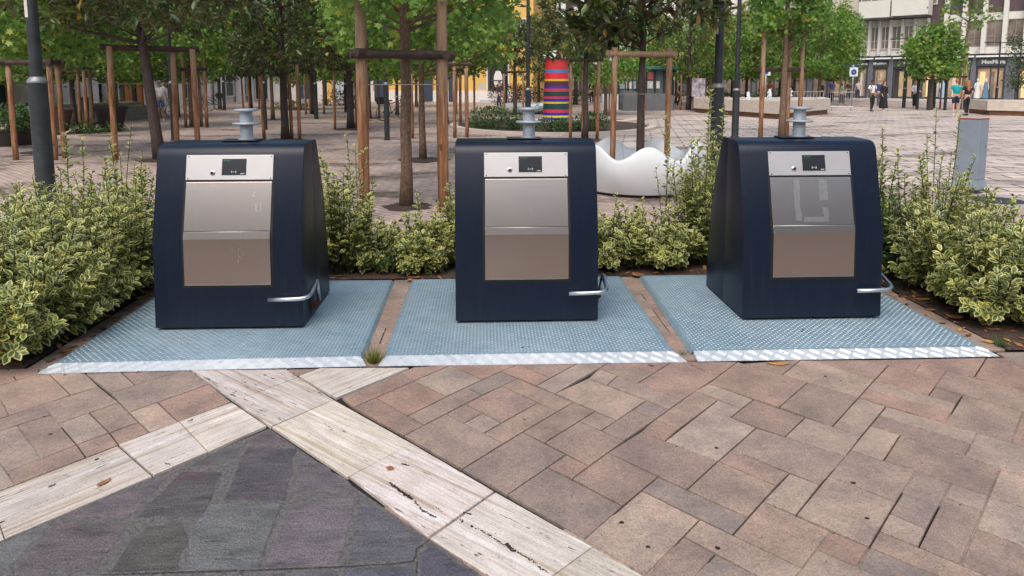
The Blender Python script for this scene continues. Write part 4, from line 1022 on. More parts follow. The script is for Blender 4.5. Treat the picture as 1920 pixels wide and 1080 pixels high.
def support(label, x, y, poles, hz, pz_, r=.042, dark=True, bars=None, group='timber supports around the trees', wire=None, bar_r=None):
    """poles: foot offsets; hz: heights of the crossbar rings; pz_: pole length"""
    t = thing('tree_support', label, 'tree support', (x, y, 0), group=group)
    g = random.Random(int(abs(x*100+y*10)))
    br = bar_r or r*.95
    for (dx, dy) in poles:
        mb = MB(); k = 7; hh = pz_ + g.uniform(-.03, .05); ax, ay = g.uniform(-.03, .03), g.uniform(-.03, .03)
        mb.tube([(dx+ax*i/6+g.uniform(-.004, .004), dy+ay*i/6+g.uniform(-.004, .004), hh*i/6-.03*(i == 0)) for i in range(k)], [r*g.uniform(.94, 1.06) for _ in range(k)], 10)
        mb.build('pole', M['timber'], t, smooth=True)
    n = len(poles)
    for z in hz:
        for i in range(n):
            a, b = Vector((*poles[i], 0)), Vector((*poles[(i+1) % n], 0))
            if bars and (i not in bars): continue
            d = (b-a).normalized(); nrm = Vector((d.y, -d.x, 0))
            c_ = (a+b)/2
            if nrm.dot(c_) < 0: nrm = -nrm
            dz = (i % 3)*.004
            mb = MB(); mb.tube([a - d*r*2.2 + nrm*r*.9 + Vector((0, 0, z+dz)), b + d*r*2.2 + nrm*r*.9 + Vector((0, 0, z+.01+dz))], br, 10)
            autosmooth(mb.build('crossbar', M['timber_dark' if dark else 'timber'], t), 50)
    if wire:
        mb = MB(); q = [Vector((*p, wire)) for p in poles]
        for i in range(n): mb.tube([q[i]*1.04+Vector((0, 0, q[i].z*-.04)), q[(i+1) % n]*1.04+Vector((0, 0, q[i].z*-.04))], .006, 5)
        mb.build('tie_wire', M['wire'], t)
    return t

def at2(a, d): p = DP(a, 152, d); return p[0], p[1]
def tri(r, a): return [(r*math.cos(R(a+k*120)), r*math.sin(R(a+k*120))) for k in range(3)]
def pit(x, y, r):
    r *= .62
    mb = MB(); k = 34; V = [(x+r*math.cos(i*6.283/k)*random.uniform(.78, 1.12), y+r*math.sin(i*6.283/k)*random.uniform(.78, 1.12), .008) for i in range(k)]
    PITS.add(V + [(x, y, .035)], [(i, (i+1) % k, k) for i in range(k)])
PITS = MB()

# the tree close behind the gap, with its three tall posts
bx, by = G(763, 388); pit(bx, by, .55)
tA = make_tree('tall brown trunked tree standing between the two tall timber posts', bx, by, 'star', 1.75, 2.55, 5.6, 7400, 21, tr=.082, leaf=.105, lean=(.04, 0), group='broadleaf trees of the square')
pl = [G(685, 408), G(832, 395), (-.62, 9.95)]
support('tall timber posts with a dark log across, around the trunk behind the paver gap', bx, by, [(p[0]-bx, p[1]-by) for p in pl], [2.03], 3.6, r=.068, wire=1.66, bar_r=.055)
# magnolia growing out of the white bench
HX, HY = 2.42, 10.65
tH = make_tree('magnolia growing in the middle of the white wavy bench', HX, HY, 'mag', 1.2, 2.36, 4.4, 3000, 31, tr=.062, leaf=.20, lean=(.02, 0), group='magnolia trees of the square', gap=.36)
support('timber posts with a light bar around the magnolia in the white bench', HX, HY, [(-.48, -.25), (.42, -.02), (.16, .50)], [2.10], 2.16, r=.045, dark=False, wire=1.50)
# dark leaning magnolia behind the left bin
x2, y2 = G(300, 300); pit(x2, y2, .8)
tB = make_tree('dark leaning magnolia behind the left bin', x2, y2, 'mag', 2.45, 2.74, 5.6, 6400, 33, tr=.12, leaf=.22, lean=(-.42, 0), group='magnolia trees of the square')
support('timber support with two dark bars around the dark leaning magnolia', x2, y2, [(-.82, -.25), (.12, .62), (.52, .75)], [2.42], 2.40, r=.062, wire=1.66)
# tree behind the left lamp post
x3, y3 = G(72, 286); pit(x3, y3, .7)
tC = make_tree('light green tree with orange leaves behind the left lamp post', x3, y3, 'star', 2.0, 2.0, 5.2, 8200, 34, tr=.075, leaf=.125, group='broadleaf trees of the square')
pl = [G(30, 300), G(104, 300), G(122, 296)]
support('timber support with a dark bar behind the left lamp post', x3, y3, [(p[0]-x3, p[1]-y3) for p in pl], [2.12], 2.14, r=.06)
# magnolia above the roof of the left bin
x5, y5 = G(535, 262); pit(x5, y5, .8)
tE = make_tree('round magnolia right above the roof of the left bin', x5, y5, 'mag', 1.9, 2.02, 5.2, 6800, 35, tr=.115, leaf=.19, group='magnolia trees of the square', gap=.34)
support('thin timber support around the round magnolia above the left bin', x5, y5, [(-.55, -.2), (.16, .12), (.42, .0)], [2.25], 2.35, r=.05)
# second magnolia row
x9, y9 = G(1097, 262); pit(x9, y9, .8)
tI = make_tree('magnolia between the striped column and the white bench', x9, y9, 'mag', 1.3, 2.40, 4.6, 2600, 36, tr=.085, leaf=.18, group='magnolia trees of the square')
support('timber support with a dark bar right of the striped column', x9, y9, [(-.45, -.15), (.35, .0), (0, .5)], [2.30], 2.32, r=.05)
# tree rising behind the right bin
x10, y10 = G(1465, 258)
tJ = make_tree('slim feathery green tree rising behind the right bin', x10, y10, 'star', 1.1, 2.75, 6.2, 4600, 37, tr=.095, leaf=.13, group='broadleaf trees of the square')
support('timber support with two dark bars around the slim tree behind the right bin', x10, y10, [(-.68, -.1), (.38, .5), (.70, .35)], [2.02, 3.15], 3.45, r=.065)
# tree with tall grey stakes left of the lamp
x4, y4 = G(360, 238); pit(x4, y4, .7)
retree(tC, 'broadleaf tree with tall pale stakes beyond the left bin', x4, y4, 2.1, 1.05)
support('tall pale timber stakes with two dark bars beyond the left bin', x4, y4, [(-.10, -.3), (.72, -.4), (.2, .4)], [2.15, 3.35], 3.5, r=.06)
xF, yF = G(658, 242); pit(xF, yF, 1.1)
tF = retree(tE, 'magnolia with a flat dark bar left of the tall timber post', xF, yF, 1.3, 1.12)
support('thin timber support with a long dark bar left of the tall timber post', xF, yF, [(-.55, -.1), (.6, .05), (.1, .5)], [2.12], 2.14, r=.045)
xG, yG = G(793, 300); pit(xG, yG, .9)
tG = retree(tC, 'broadleaf tree with a dark slender trunk right behind the tall timber posts', xG, yG, 4.0, .98)
support('timber support with a dark bar right of the tall timber posts', *G(850, 258), [(-1.2, -.3), (.05, -.1), (.42, .0)], [2.20], 2.24, r=.055)

tP = make_tree('bright green tree with a low crown behind the parking sign', *at2(1562, 56), 'star', 2.1, 1.75, 6.0, 7600, 51, tr=.10, leaf=.135, group='far trees of the square')
tQ = make_tree('olive green tree with a low crown behind the fountain jets', *at2(1462, 58), 'mag', 2.1, 1.85, 6.2, 3600, 52, tr=.11, leaf=.24, group='far trees of the square', mat='olive_leaf')
# farther trees: pixel of the foot, source, scale, label
FAR = [
 ((140, 236), tE, .92, 'slim grey trunked tree left of the big black plant pot', 'star'),
 ((175, 248), tC, 1.0, 'bright green tree between the left lamp post and the black plant pot', 'star'),
 ((255, 218), tF, .85, 'small tree in front of the orange wall', 'star'),
 ((20, 226), tP, 1.0, 'bright green tree at the left picture edge', 'star'),
 ((470, 205), tE, .95, 'distant tree right of the bicycles', 'mag'),
 ((512, 225), tA, .90, 'distant tree behind the round magnolia', 'star'),
 ((588, 214), tE, 1.0, 'distant magnolia between the left bin and the tall timber posts', 'mag'),
 ((692, 222), tP, 1.0, 'distant bright green tree left of the middle bin', 'star'),
 ((745, 215), tA, .96, 'distant tree behind the tall brown trunk', 'star'),
 ((838, 232), tC, .98, 'bright green tree with a cluster of stakes before the yellow house', 'star'),
 ((874, 214), tA, .80, 'far bright green tree close to the yellow house', 'star'),
 ((965, 216), tI, 1.0, 'olive tree beside the striped column and the lamp post', 'mag'),
 ((1040, 204), tI, 1.1, 'small tree behind the striped column', 'mag'),
 ((1135, 216), tP, .82, 'bright green tree left of the newspaper kiosk', 'star'),
 ((1290, 206), tQ, 1.0, 'olive brown tree right of the newspaper kiosk', 'mag'),
 ((1335, 200), tP, .95, 'bright green tree behind the thick lamp post', 'star'),
 ((1372, 197), tQ, .95, 'olive tree between the two dark lamp posts', 'mag'),
 ((1425, 196), tP, 1.02, 'green tree behind the fountain on its left', 'star'),
 ((1535, 196), tP, 1.1, 'wide green tree behind the fountain on its right', 'star'),
 ((1575, 192), tJ, 1.05, 'tall feathery tree before the pale house', 'star'),
]
for i, ((a, b), src, s, lb, k) in enumerate(FAR):
    x, y = G(a, b)
    retree(src, lb, x, y, i*1.7, s*(1.0 + .12*(y > 30)), 'far trees of the square')
    if i in (1, 4, 6, 7, 9, 10, 11, 13, 14, 15):
        support('timber support of the ' + lb.replace('bright green ', '').replace('with a cluster of stakes ', ''), x, y, tri(.55, i*40), [2.15], 2.2, r=.055, group='far timber supports')
    if y < 34: pit(x, y, .8)
# bushy tree in its black cage before the shop
xM, yM = G(1745, 206)
tM = make_tree('bushy yellow green tree in a black metal guard before the dark shop', xM, yM, 'star', 1.42, 1.95, 4.75, 3600, 41, tr=.08, leaf=.19, group='trees before the shops', gap=.2, mat='olive_leaf' if False else None)
t = thing('tree_guard', 'black metal guard around the bushy tree before the dark shop', 'tree guard', (xM, yM, 0))
for dx, dy in ((-.5, -.5), (.5, -.5), (.5, .5), (-.5, .5)):
    mb = MB(); mb.bbox((dx-.06, dy-.06, 0), (dx+.06, dy+.06, 1.75), .01); mb.build('post', M['dark_metal'], t)
mb = MB(); [mb.box((-.62+.0*i, s_*.56-.03, z), (.62, s_*.56+.03, z+.08)) for i, (s_, z) in enumerate(((-1, 1.7), (1, 1.7)))]; [mb.box((s_*.53-.025, -.525, 1.705), (s_*.53+.025, .525, 1.775)) for s_ in (-1, 1)]; mb.build('rail', M['dark_metal'], t)
xN, yN = G(1790, 205)
make_tree('tall thin tree with a high airy crown before the shop windows', xN, yN, 'star', 1.5, 4.9, 8.8, 900, 43, tr=.085, lean=(.75, 0), leaf=.19, group='trees before the shops', gap=.15)
support('black stakes with two bars right of the bushy tree', xN, yN, tri(.75, 30), [1.9, 3.2], 3.4, r=.05, group='supports before the shops')
xO, yO = G(1906, 200)
make_tree('narrow dark green tree at the right picture edge', xO, yO, 'dark', .75, 1.2, 5.0, 2000, 44, tr=.06, leaf=.15, group='trees before the shops')
# row of far trees closing the view on both sides of the kiosk
for i, (a, d, src, s, lb) in enumerate([
 (1215, 47, tC, 1.1, 'bright green tree behind the newspaper kiosk'), (1268, 52, tG, 1.15, 'tall bright tree far behind the thick lamp post'),
 (1400, 50, tF, 1.1, 'olive tree far behind the fountain'), (1490, 54, tC, 1.1, 'bright green tree far behind the slim tree'),
 (1080, 50, tI, 1.4, 'olive tree far behind the magnolia of the white bench'), (610, 50, tC, 1.15, 'bright green tree far behind the round magnolia'),
 (780, 47, tA, 1.1, 'bright green tree far behind the tall brown trunk'), (90, 28, tG, 1.1, 'bright green tree before the left house'), (215, 31, tC, 1.05, 'bright green tree above the orange wall'),
 (410, 44, tF, 1.05, 'dark magnolia before the white columns'), (330, 34, tA, 1.05, 'bright green tree before the bicycles'), (1315, 48, tC, 1.0, 'bright green tree far behind the display board'), (1350, 60, tI, 1.1, 'olive tree between the dark lamp posts, farthest back'), (1010, 46, tI, 1.0, 'olive tree behind the slim lamp post and the oval bench'), (660, 44, tC, 1.05, 'bright green tree above the grey shutters'), (560, 42, tC, 1.0, 'bright green tree behind the thin support of the round magnolia')]):
    p = DP(a, 152, d); retree(tQ if src is tI or src is tF else tP, lb, p[0], d, 2.3*i+.7, s*.95, 'far trees of the square')
tag(PITS.build('tree_pit_soil', M['soil']), kind='structure')
# ------------------------------------------------------------------ lamp posts
def lamp_post(label, x, y, r, zc, h, mat='lamp_paint', sticker=None, arms=None):
    t = thing('lamp_post', label, 'lamp post', (x, y, 0), group='lamp posts of the square')
    mb = MB(); mb.lathe([(r*1.25, 0), (r*1.25, .03), (r*1.04, .04), (r, .06), (r*.97, zc)], 24); autosmooth(mb.build('lower_tube', M[mat], t), 40)
    mb = MB(); mb.lathe([(r*1.03, zc-.012), (r*1.05, zc), (r*.99, zc+.02), (r*.70, zc+.055), (r*.66, zc+.06)], 24); autosmooth(mb.build('collar', M['collar'], t), 50)
    mb = MB(); mb.lathe([(r*.65, zc+.05), (r*.50, h)], 20); autosmooth(mb.build('upper_tube', M[mat], t), 40)
    if sticker:
        z0, z1, a = sticker; mb = MB(); rr = r*.665; V = []
        for z in (z0, z1):
            for k in range(6): an = R(a-32+k*13); V.append((rr*math.cos(an), rr*math.sin(an), z))
        mb.add(V, [(k, k+1, k+7, k+6) for k in range(5)]); mb.build('sticker', M['dirt_white'], t)
    for s_ in (-1, 1):
        mb = MB(); pts = [(s_*r*.4, 0, h-.5), (s_*.35, 0, h-.15), (s_*.7, 0, h-.02), (s_*.95, 0, h-.06)] if arms != 'flat' else [(s_*r*.3, 0, h-.12), (s_*.9, 0, h-.08)]
        mb.tube(pts, .03, 8); mb.build('arm', M[mat], t, smooth=True)
        mb = MB(); mb.lathe([(.03, .0), (.20, -.05), (.21, -.08), (.05, -.11)], 14, o=(s_*(.98 if arms != 'flat' else .9), 0, h-.06)); mb.build('lamp_head', M[mat], t, smooth=True)
    return t
x, y, _ = DP(90, 400, 8.10); lamp_post('thick grey green lamp post rising out of the left hedge, with a paper sticker', x, y, .100, 1.70, 6.5, 'lamp_green', (2.42, 2.62, -125))
x, y, _ = DP(1341, 330, 11.2); lamp_post('thick dark lamp post beside the right bin, with a pale sticker', x, y, .105, 1.60, 6.5, 'lamp_paint', (2.45, 2.72, 200))
x, y, _ = DP(1379, 222, 20.5); lamp_post('second dark lamp post, just right of the thick one by the right bin', x, y, .105, 1.42, 6.5)
x, y, _ = DP(990, 255, 20.0); lamp_post('slim dark lamp post behind the middle bin', x, y, .085, 1.45, 6.5)
x, y, _ = DP(327, 255, 20.5); lamp_post('dark lamp post behind the leaning magnolia', x, y, .088, 1.66, 6.5)
x, y, _ = DP(726, 260, 20.2); lamp_post('black lamp post between the tall timber posts', x, y, .078, 1.62, 6.5)
x, y, _ = DP(497, 240, 25.0); lamp_post('dark lamp post left of the round magnolia trunk', x, y, .085, 1.65, 6.5)
x, y, _ = DP(593, 221, 32.0); lamp_post('dark lamp post right of the round magnolia', x, y, .095, 1.60, 6.5)
x, y, _ = DP(649, 208, 39.0); lamp_post('far dark lamp post before the grey shutters', x, y, .10, 1.55, 6.5)
x, y, _ = DP(421, 204, 42.0); lamp_post('thin far lamp post before the dark green shop window', x, y, .09, 1.7, 6.5)
x, y, _ = DP(948, 208, 38.0); lamp_post('lamp post with two curved arms before the yellow house', x, y, .095, 2.0, 5.85)
x, y, _ = DP(1694, 205, 42.0); lamp_post('black lamp post with two flat arms left of the bushy tree', x, y, .10, 1.2, 4.35, arms='flat')
x, y, _ = DP(1867, 196, 46.0); lamp_post('thin lamp post with two flat arms before the right shop window', x, y, .09, 1.2, 4.35, arms='flat')

# ------------------------------------------------------------------ white wavy bench ring
t = thing('wavy_bench', 'glossy white wavy ring bench around the magnolia right of the middle bin', 'bench', (HX, HY, 0))
NB, MBR = 168, 26
V, F_ = [], []
for i in range(NB):
    th = 2*math.pi*i/NB; w = .5+.5*math.cos(7*(th - R(-95)))
    h = .55 + .20*w**.9
    prof = []
    for q in np.linspace(0, 1, 12):           # outer wall: undercut foot, round belly, then up to the rim
        z = .05 + (h-.05)*q
        rr = .80 + .175*math.sin(min(1, q*1.02)*math.pi*.62+.02)**.9 - .06*q**3*w
        prof.append((rr, z))
    ro = prof[-1][0]
    prof += [(ro-.02, h+.012), (ro-.05, h+.010)]
    for q in np.linspace(.12, 1, 12):         # inner side: a scooped seat
        z = h - (h-.10)*q; rr = ro - .05 - .22*math.sin(q*math.pi*.5)*(1-.35*w) - .05*q
        prof.append((rr, z))
    MBR = len(prof)
    for rr, z in prof: V.append((1.06*rr*math.cos(th), 1.06*rr*math.sin(th), z))
for i in range(NB):
    for j in range(MBR-1):
        a, b = i*MBR+j, ((i+1) % NB)*MBR+j; F_.append((a, b, b+1, a+1))
o = mesh_np('shell', V, F_, M['white_gloss'], t, smooth=True)
mb = MB(); mb.lathe([(.78, 0), (.80, .075)], 48, cap=False); mb.build('plinth', M['dark_metal'], t)
for th in (-63, 96, 20, 170):
    mb = MB(); h = .55+.20*(.5+.5*math.cos(7*(R(th)-R(-95))))**.9
    for rr, sgn in ((.0, 1),):
        for q in (0,):
            pass
    pts = []
    base = int(round((R(th) % (2*math.pi))/(2*math.pi)*NB)) % NB
    pts = [Vector(V[base*MBR+j])*1.0 for j in range(2, MBR-1)]
    pts = [p + Vector((p.x, p.y, 0)).normalized()*(.0008 if j < 12 else -.0008) for j, p in enumerate(pts)]
    mb.tube(pts, .0028, 4, cap=False); mb.build('seam', M['collar'], t)
sl_ = MB(); k = 30; sl_.add([(.62*math.cos(i*6.283/k), .62*math.sin(i*6.283/k), .09) for i in range(k)], [tuple(range(k))]); sl_.build('planting_soil', M['soil'], t)

# ------------------------------------------------------------------ grey pillar and its round cover
x, y, _ = DP(1816, 355, 10.25)
t = thing('service_pillar', 'waist high grey steel service pillar behind the right hedge', 'service pillar', (x, y, 0), rz=R(33))
mb = MB(); mb.bbox((-.155, -.155, .20), (.155, .155, 1.13), .008)
mb.add([(-.155,-.155,.20),(.155,-.155,.20),(.155,.155,.20),(-.155,.155,.20),(-.185,-.185,.05),(.185,-.185,.05),(.185,.185,.05),(-.185,.185,.05)], [(0,4,5,1),(1,5,6,2),(2,6,7,3),(3,7,4,0)])
mb.build('housing', M['pillar'], t)
mb = MB(); mb.bbox((-.159, -.159, 1.128), (.159, .159, 1.140), .006); mb.build('cap', M['concrete'], t)
mb = MB(); mb.box((-.157, -.157, 1.112), (.157, .157, 1.126)); o = mb.build('red_band', M['red'], t)
mb = MB(); mb.box((-.205, -.205, 0), (.205, .205, .055)); mb.build('foot', M['dark_metal'], t)
mb = MB(); mb.box((-.100, -.1575, .32), (.100, -.1545, 1.04)); d = mb.build('door', M['pillar'], t); mb = MB(); mb.lathe([(.012, 0), (.012, .006)], 10); k = mb.build('door_lock', M['dark_metal'], d); k.location = (.07, -.1575, .7); k.rotation_euler = (R(90), 0, 0)
x, y = G(1868, 378)
t = thing('round_cover', 'round grey service cover set in the paving beside the grey pillar', 'manhole cover', (x, y, 0))
mb = MB(); mb.lathe([(.52, 0), (.52, .018), (.36, .022), (.36, .010)], 36, cap=False); mb.build('collar', M['concrete'], t, smooth=False)
mb = MB(); mb.lathe([(.355, .004), (.355, .016), (.30, .018), (0.01, .018)], 36); mb.build('lid', M['dark_metal'], t)

# ------------------------------------------------------------------ striped column
x, y = G(1043, 229)
t = thing('striped_column', 'tapering column with many coloured bands and a white crown', 'art column', (x, y, 0))
BANDS = [(125, 295, (.52, .03, .028)), (295, 335, (.06, .17, .45)), (335, 420, (.58, .025, .03)), (420, 447, (.62, .42, .03)), (447, 515, (.085, .018, .042)), (515, 548, (.05, .035, .22)),
         (548, 587, (.52, .04, .075)), (587, 650, (.012, .045, .042)), (650, 682, (.46, .04, .075)), (682, 722, (.022, .022, .28)), (722, 747, (.62, .42, .04)), (747, 825, (.012, .05, .045)),
         (825, 866, (.50, .035, .055)), (866, 905, (.03, .02, .26)), (905, 932, (.60, .48, .06)), (932, 975, (.015, .025, .24))]
zs = lambda v: DP(1043, 90+v/7.2, y)[2]
zt, zb = zs(125), 0.06
rad = lambda z: .575 - .135*(z-zb)/(zt-zb)
for a, b, c in BANDS:
    z1, z0 = zs(a), max(zb, zs(b)); 
    if b == 975: z0 = zb
    mb = MB(); n = 48; prof = [(rad(z0), z0), (rad((z0+z1)/2), (z0+z1)/2), (rad(z1), z1)]; V, F_ = [], []
    for r_, z in prof:
        for j in range(n*2): an = math.pi*j/n; V.append(((r_+(.008 if j % 2 else 0))*math.cos(an), (r_+(.008 if j % 2 else 0))*math.sin(an), z))
    for i in range(2):
        for j in range(n*2): F_.append((i*2*n+j, i*2*n+(j+1) % (2*n), (i+1)*2*n+(j+1) % (2*n), (i+1)*2*n+j))
    mb.add(V, F_); mb.build('colour_band', simple('band_paint', c, .45, 0, .06, 3), t)
V, F_ = [], []; n = 96
for k, (r0, dz) in enumerate(((rad(zt)-.02, 0), (.46, .02), (.56, -.02), (.50, .06), (.28, .20), (.10, .28))):
    for j in range(n):
        an = 2*math.pi*j/n; wv = math.sin(an*7)*(.0, .06, .09, .06, .03, .01)[k]; V.append(((r0+wv*.5)*math.cos(an), (r0+wv*.5)*math.sin(an), zt+dz+wv))
for i in range(5):
    for j in range(n): F_.append((i*n+j, i*n+(j+1) % n, (i+1)*n+(j+1) % n, (i+1)*n+j))
F_.append(tuple(5*n+j for j in range(n)))
mesh_np('crown_top', V, F_, M['white_block'], t, smooth=True)
mb = MB(); mb.lathe([(1.0, 0), (1.0, .10), (.97, .11), (.3, .115)], 40); mb.build('base_slab', M['white_block'], t)

# beds with kerbs and low bushes around the column
def kerb_ring(label, cx, cy, rx, ry, a0, a1):
    mb = MB(); k = 60
    for i in range(k):
        A, B = R(a0+(a1-a0)*i/k), R(a0+(a1-a0)*(i+1)/k); g_ = .0
        q = [((cx+(rx+d)*math.cos(a)), (cy+(ry+d)*math.sin(a))) for a, d in ((A, 0), (B, 0), (B, .28), (A, .28))]
        mb.prism(q, 0, .10)
    return tag(mb.build('kerb', M['pale_stone']), label, 'kerb')
kerb_ring('curved pale stone kerb around the planted bed with the striped column', 2.55, 26.3, 3.6, 4.6, 170, 350)
mb = MB(); k = 50; mb.add([(2.55+3.6*math.cos(i*6.283/k), 26.3+4.6*math.sin(i*6.283/k), .03) for i in range(k)], [tuple(range(k))]); tag(mb.build('bed_soil', M['soil']), kind='structure')
def bush(label, x, y, r, h, n, seed, kind='dark', leaf=.10, mat=None, sq=1.0):
    t = thing('round_bush', label, 'bush', (x, y, 0), group='low bushes of the square')
    g = np.random.default_rng(seed); p = rv(n); p /= np.linalg.norm(p, axis=1, keepdims=True); q = g.random(n)**.3
    pos = np.stack([p[:, 0]*r*q, p[:, 1]*r*q*sq, h*.45 + p[:, 2]*h*.5*q], 1)
    lump = np.array([mnoise.noise(Vector(v*(2.2/r))+Vector((seed, 0, 0))) for v in pos]); pos = pos[lump > -.28]; m = len(pos)
    pos *= (1+.25*np.array([mnoise.noise(Vector(v*(1.3/r))+Vector((0, seed, 0))) for v in pos]))[:, None]; pos[:, 2] = np.abs(pos[:, 2])
    V, FF, C = leaf_arrays(T_OVAL, pos, pos-np.array([0, 0, h*.2])+rv(m)*.35*r, rv(m)*.5+np.array([0, 0, 1]), leaf*(.6+.7*g.random(m)), np.clip(g.normal(.45, .22, m)+.25*(pos[:, 2]/h-.5), 0, 1), np.zeros(m))
    mesh_np('foliage', V, FF, M[mat or SPEC[kind][0]], t, smooth=True, col=C)
    st = MB()
    for i in range(7): a = i*.9; st.tube([(0.05*math.cos(a), .05*math.sin(a), -.02), (r*.5*math.cos(a), r*.5*sq*math.sin(a), h*.6)], [.02, .008], 5)
    st.build('stem', M['stem'], t)
    return t
x, y = G(928, 244); bush('round dark green bush in the bed behind the middle bin', x, y, .95, .92, 2600, 1, mat='weed_leaf', leaf=.09)
x, y = G(1036, 249); bush('low spreading green bush at the foot of the striped column', x, y, .75, .50, 1600, 2, mat='weed_leaf', leaf=.09)
x, y = G(1108, 246); bush('green bush left of the trunk beside the white bench', x, y, .62, .70, 1300, 3, mat='weed_leaf', leaf=.09)
x, y = G(1010, 214); bush('small green bush between lamp post and striped column', x, y, .6, .55, 900, 4, mat='weed_leaf', leaf=.1)
x, y = G(955, 200); bush('reddish brown hedge bush before the yellow house', x, y, 1.5, 1.75, 2600, 5, 'red', leaf=.13)
x, y = G(990, 199); bush('dark reddish hedge bush behind the slim lamp post', x, y, 1.2, 1.6, 1800, 6, 'red', leaf=.13)
x, y = G(160, 250); bush('low ground cover clump left of the black plant pot', x, y, 1.05, .38, 1500, 7, mat='weed_leaf', leaf=.11)
x, y = G(262, 218); bush('low ground cover clump before the orange wall', x, y, 1.3, .5, 1300, 8, mat='weed_leaf', leaf=.13)
x, y = G(550, 206); bush('low bush far behind the round magnolia', x, y, 1.4, .6, 900, 9, mat='olive_leaf', leaf=.15)
for i, (a, b, lb) in enumerate(((1345, 197, 'hedge bush behind the fountain on its left'), (1440, 190, 'dark hedge bush behind the water jets'), (1300, 190, 'dark hedge bush right of the kiosk'), (640, 198, 'dark hedge bush before the grey shutters'), (1075, 196, 'dark hedge bush behind the striped column'))):
    x, y = G(a, b); bush(lb, x, y, 1.5, 1.1, 1100, 20+i, leaf=.16)

for i, (a, b, r_, lb) in enumerate(((905, 240, .6, 'low ground cover clump at the left end of the curved kerb'), (975, 243, .6, 'low ground cover clump behind the post of the middle bin'), (1075, 246, .55, 'low ground cover clump right of the striped column'), (1060, 237, .5, 'small clump touching the foot of the striped column'))):
    x, y = G(a, b); bush(lb, x, y, r_, .32, 800, 60+i, mat='weed_leaf', leaf=.08)
# white oval bench
x, y = G(990, 213)
t = thing('oval_bench', 'smooth white oval bench left of the striped column', 'bench', (x, y, 0))
V, F_ = [], []; n = 48
for r_, z in ((.80, .05), (.97, .20), (1.0, .38), (.95, .52), (.80, .56), (.2, .50), (.02, .49)):
    for j in range(n): a = 2*math.pi*j/n; V.append((1.35*r_*math.cos(a), 1.0*r_*math.sin(a), z))
for i in range(6):
    for j in range(n): F_.append((i*n+j, i*n+(j+1) % n, (i+1)*n+(j+1) % n, (i+1)*n+j))
mesh_np('shell', V, F_, M['white_gloss'], t, smooth=True)
mb = MB(); mb.lathe([(.9, 0), (.95, .06)], 30); o = mb.build('plinth', M['dark_metal'], t)

# ------------------------------------------------------------------ kiosk with sloping grey panel
kx, ky = G(1168, 208); kx2, _, _ = DP(1262, 208, ky)
t = thing('news_kiosk', 'newspaper kiosk with teal roof, glass showcases and a sloping grey wall', 'kiosk', (kx, ky, 0))
w = kx2-kx
mb = MB(); mb.prism([(0, 0), (w, 0), (w, 0.25), (0, 0.25)], 0, .9); mb.v = [(x_, y_, (1.16-.27*x_/w if z_ > .5 else z_)) for x_, y_, z_ in mb.v]; mb.build('sloping_wall', M['grey_panel'], t)
mb = MB(); mb.box((-.5, 1.6, 0), (w+.4, 4.4, 2.35)); mb.build('cabin', M['kiosk_glass'], t)
for i in range(8):
    mb = MB(); xx = -.5+i*(w+.9)/7; mb.box((xx-.05, 1.52, 0), (xx+.05, 1.598, 2.35)); mb.build('mullion', M['dark_metal'], t)
mb = MB(); mb.bbox((-.7, 1.1, 2.36), (w+.6, 4.7, 2.55), .03); mb.build('roof', M['teal'], t)
random.seed(5)
for i in range(13):
    c = random.choice([(.5, .1, .12), (.55, .5, .48), (.3, .32, .36), (.5, .2, .28), (.12, .14, .2), (.6, .55, .5)])
    xx = -.35+(i % 7)*.42; zz = 1.25+.55*(i//7)
    mb = MB(); mb.box((xx, 1.545, zz), (xx+.32, 1.575, zz+.44)); mb.build('magazine', simple('cover_print', c, .4, 0, .5, 9), t)
mb = MB(); mb.bbox((-1.1, .3, 0), (-.2, .9, .95), .02); mb.build('counter', M['white_block'], t)
x, y = G(1242, 212)
t = thing('display_board', 'upright display board with posters right of the kiosk', 'display board', DP(1308, 215, ky+.4)[:2] + (0,))
mb = MB(); mb.box((-.42, -.03, .1), (.42, .03, 1.85)); mb.build('board', simple('poster_print', (.36, .30, .33), .5, 0, .7, 5), t)
for s_ in (-1, 1): mb = MB(); mb.box((s_*.42-.03, -.035, 0), (s_*.42+.03, .035, 1.9)); mb.build('leg', M['dark_metal'], t)

# ------------------------------------------------------------------ fountain, stone benches, barrier, signs
A = G(1300, 211); B = G(1455, 224); C_ = G(1556, 214)
def basin(label, pts, h, wall, kinds):
    cx = sum(p[0] for p in pts)/len(pts); cy = sum(p[1] for p in pts)/len(pts)
    t = thing(kinds[0], label, kinds[1], (cx, cy, 0)); P_ = [(p[0]-cx, p[1]-cy) for p in pts]
    inn = inset(P_, wall); low = inset(P_, .12); 
    A_ = sum(P_[i][0]*P_[(i+1) % len(P_)][1]-P_[(i+1) % len(P_)][0]*P_[i][1] for i in range(len(P_)))
    out = inset(P_, 0)
    n = len(out); mb = MB(); zl = .24
    V = [(x, y, zl) for x, y in out] + [(x, y, h) for x, y in out] + [(x, y, h) for x, y in inn] + [(x, y, .3) for x, y in inn]
    F_ = []
    for i in range(n):
        j = (i+1) % n
        F_ += [(i, j, n+j, n+i), (n+i, n+j, 2*n+j, 2*n+i), (2*n+i, 2*n+j, 3*n+j, 3*n+i)]
    F_.append(tuple(range(n-1, -1, -1)))
    mb.add(V, F_); mb.build('stone_rim', M['pale_stone'], t)
    mb = MB(); mb.prism(low, 0, zl-.002); mb.build('brown_base', M['corten'], t)
    return t, inn
pts = [A, B, C_, (C_[0]+1.2, C_[1]+3.2), (B[0]+.5, B[1]+7.0), (A[0]+1.5, A[1]+4.5)]
t, inn = basin('stone fountain basin with a brown base and low water jets', pts, .80, .5, ('fountain_basin', 'fountain'))
fx, fy = t.location.x, t.location.y
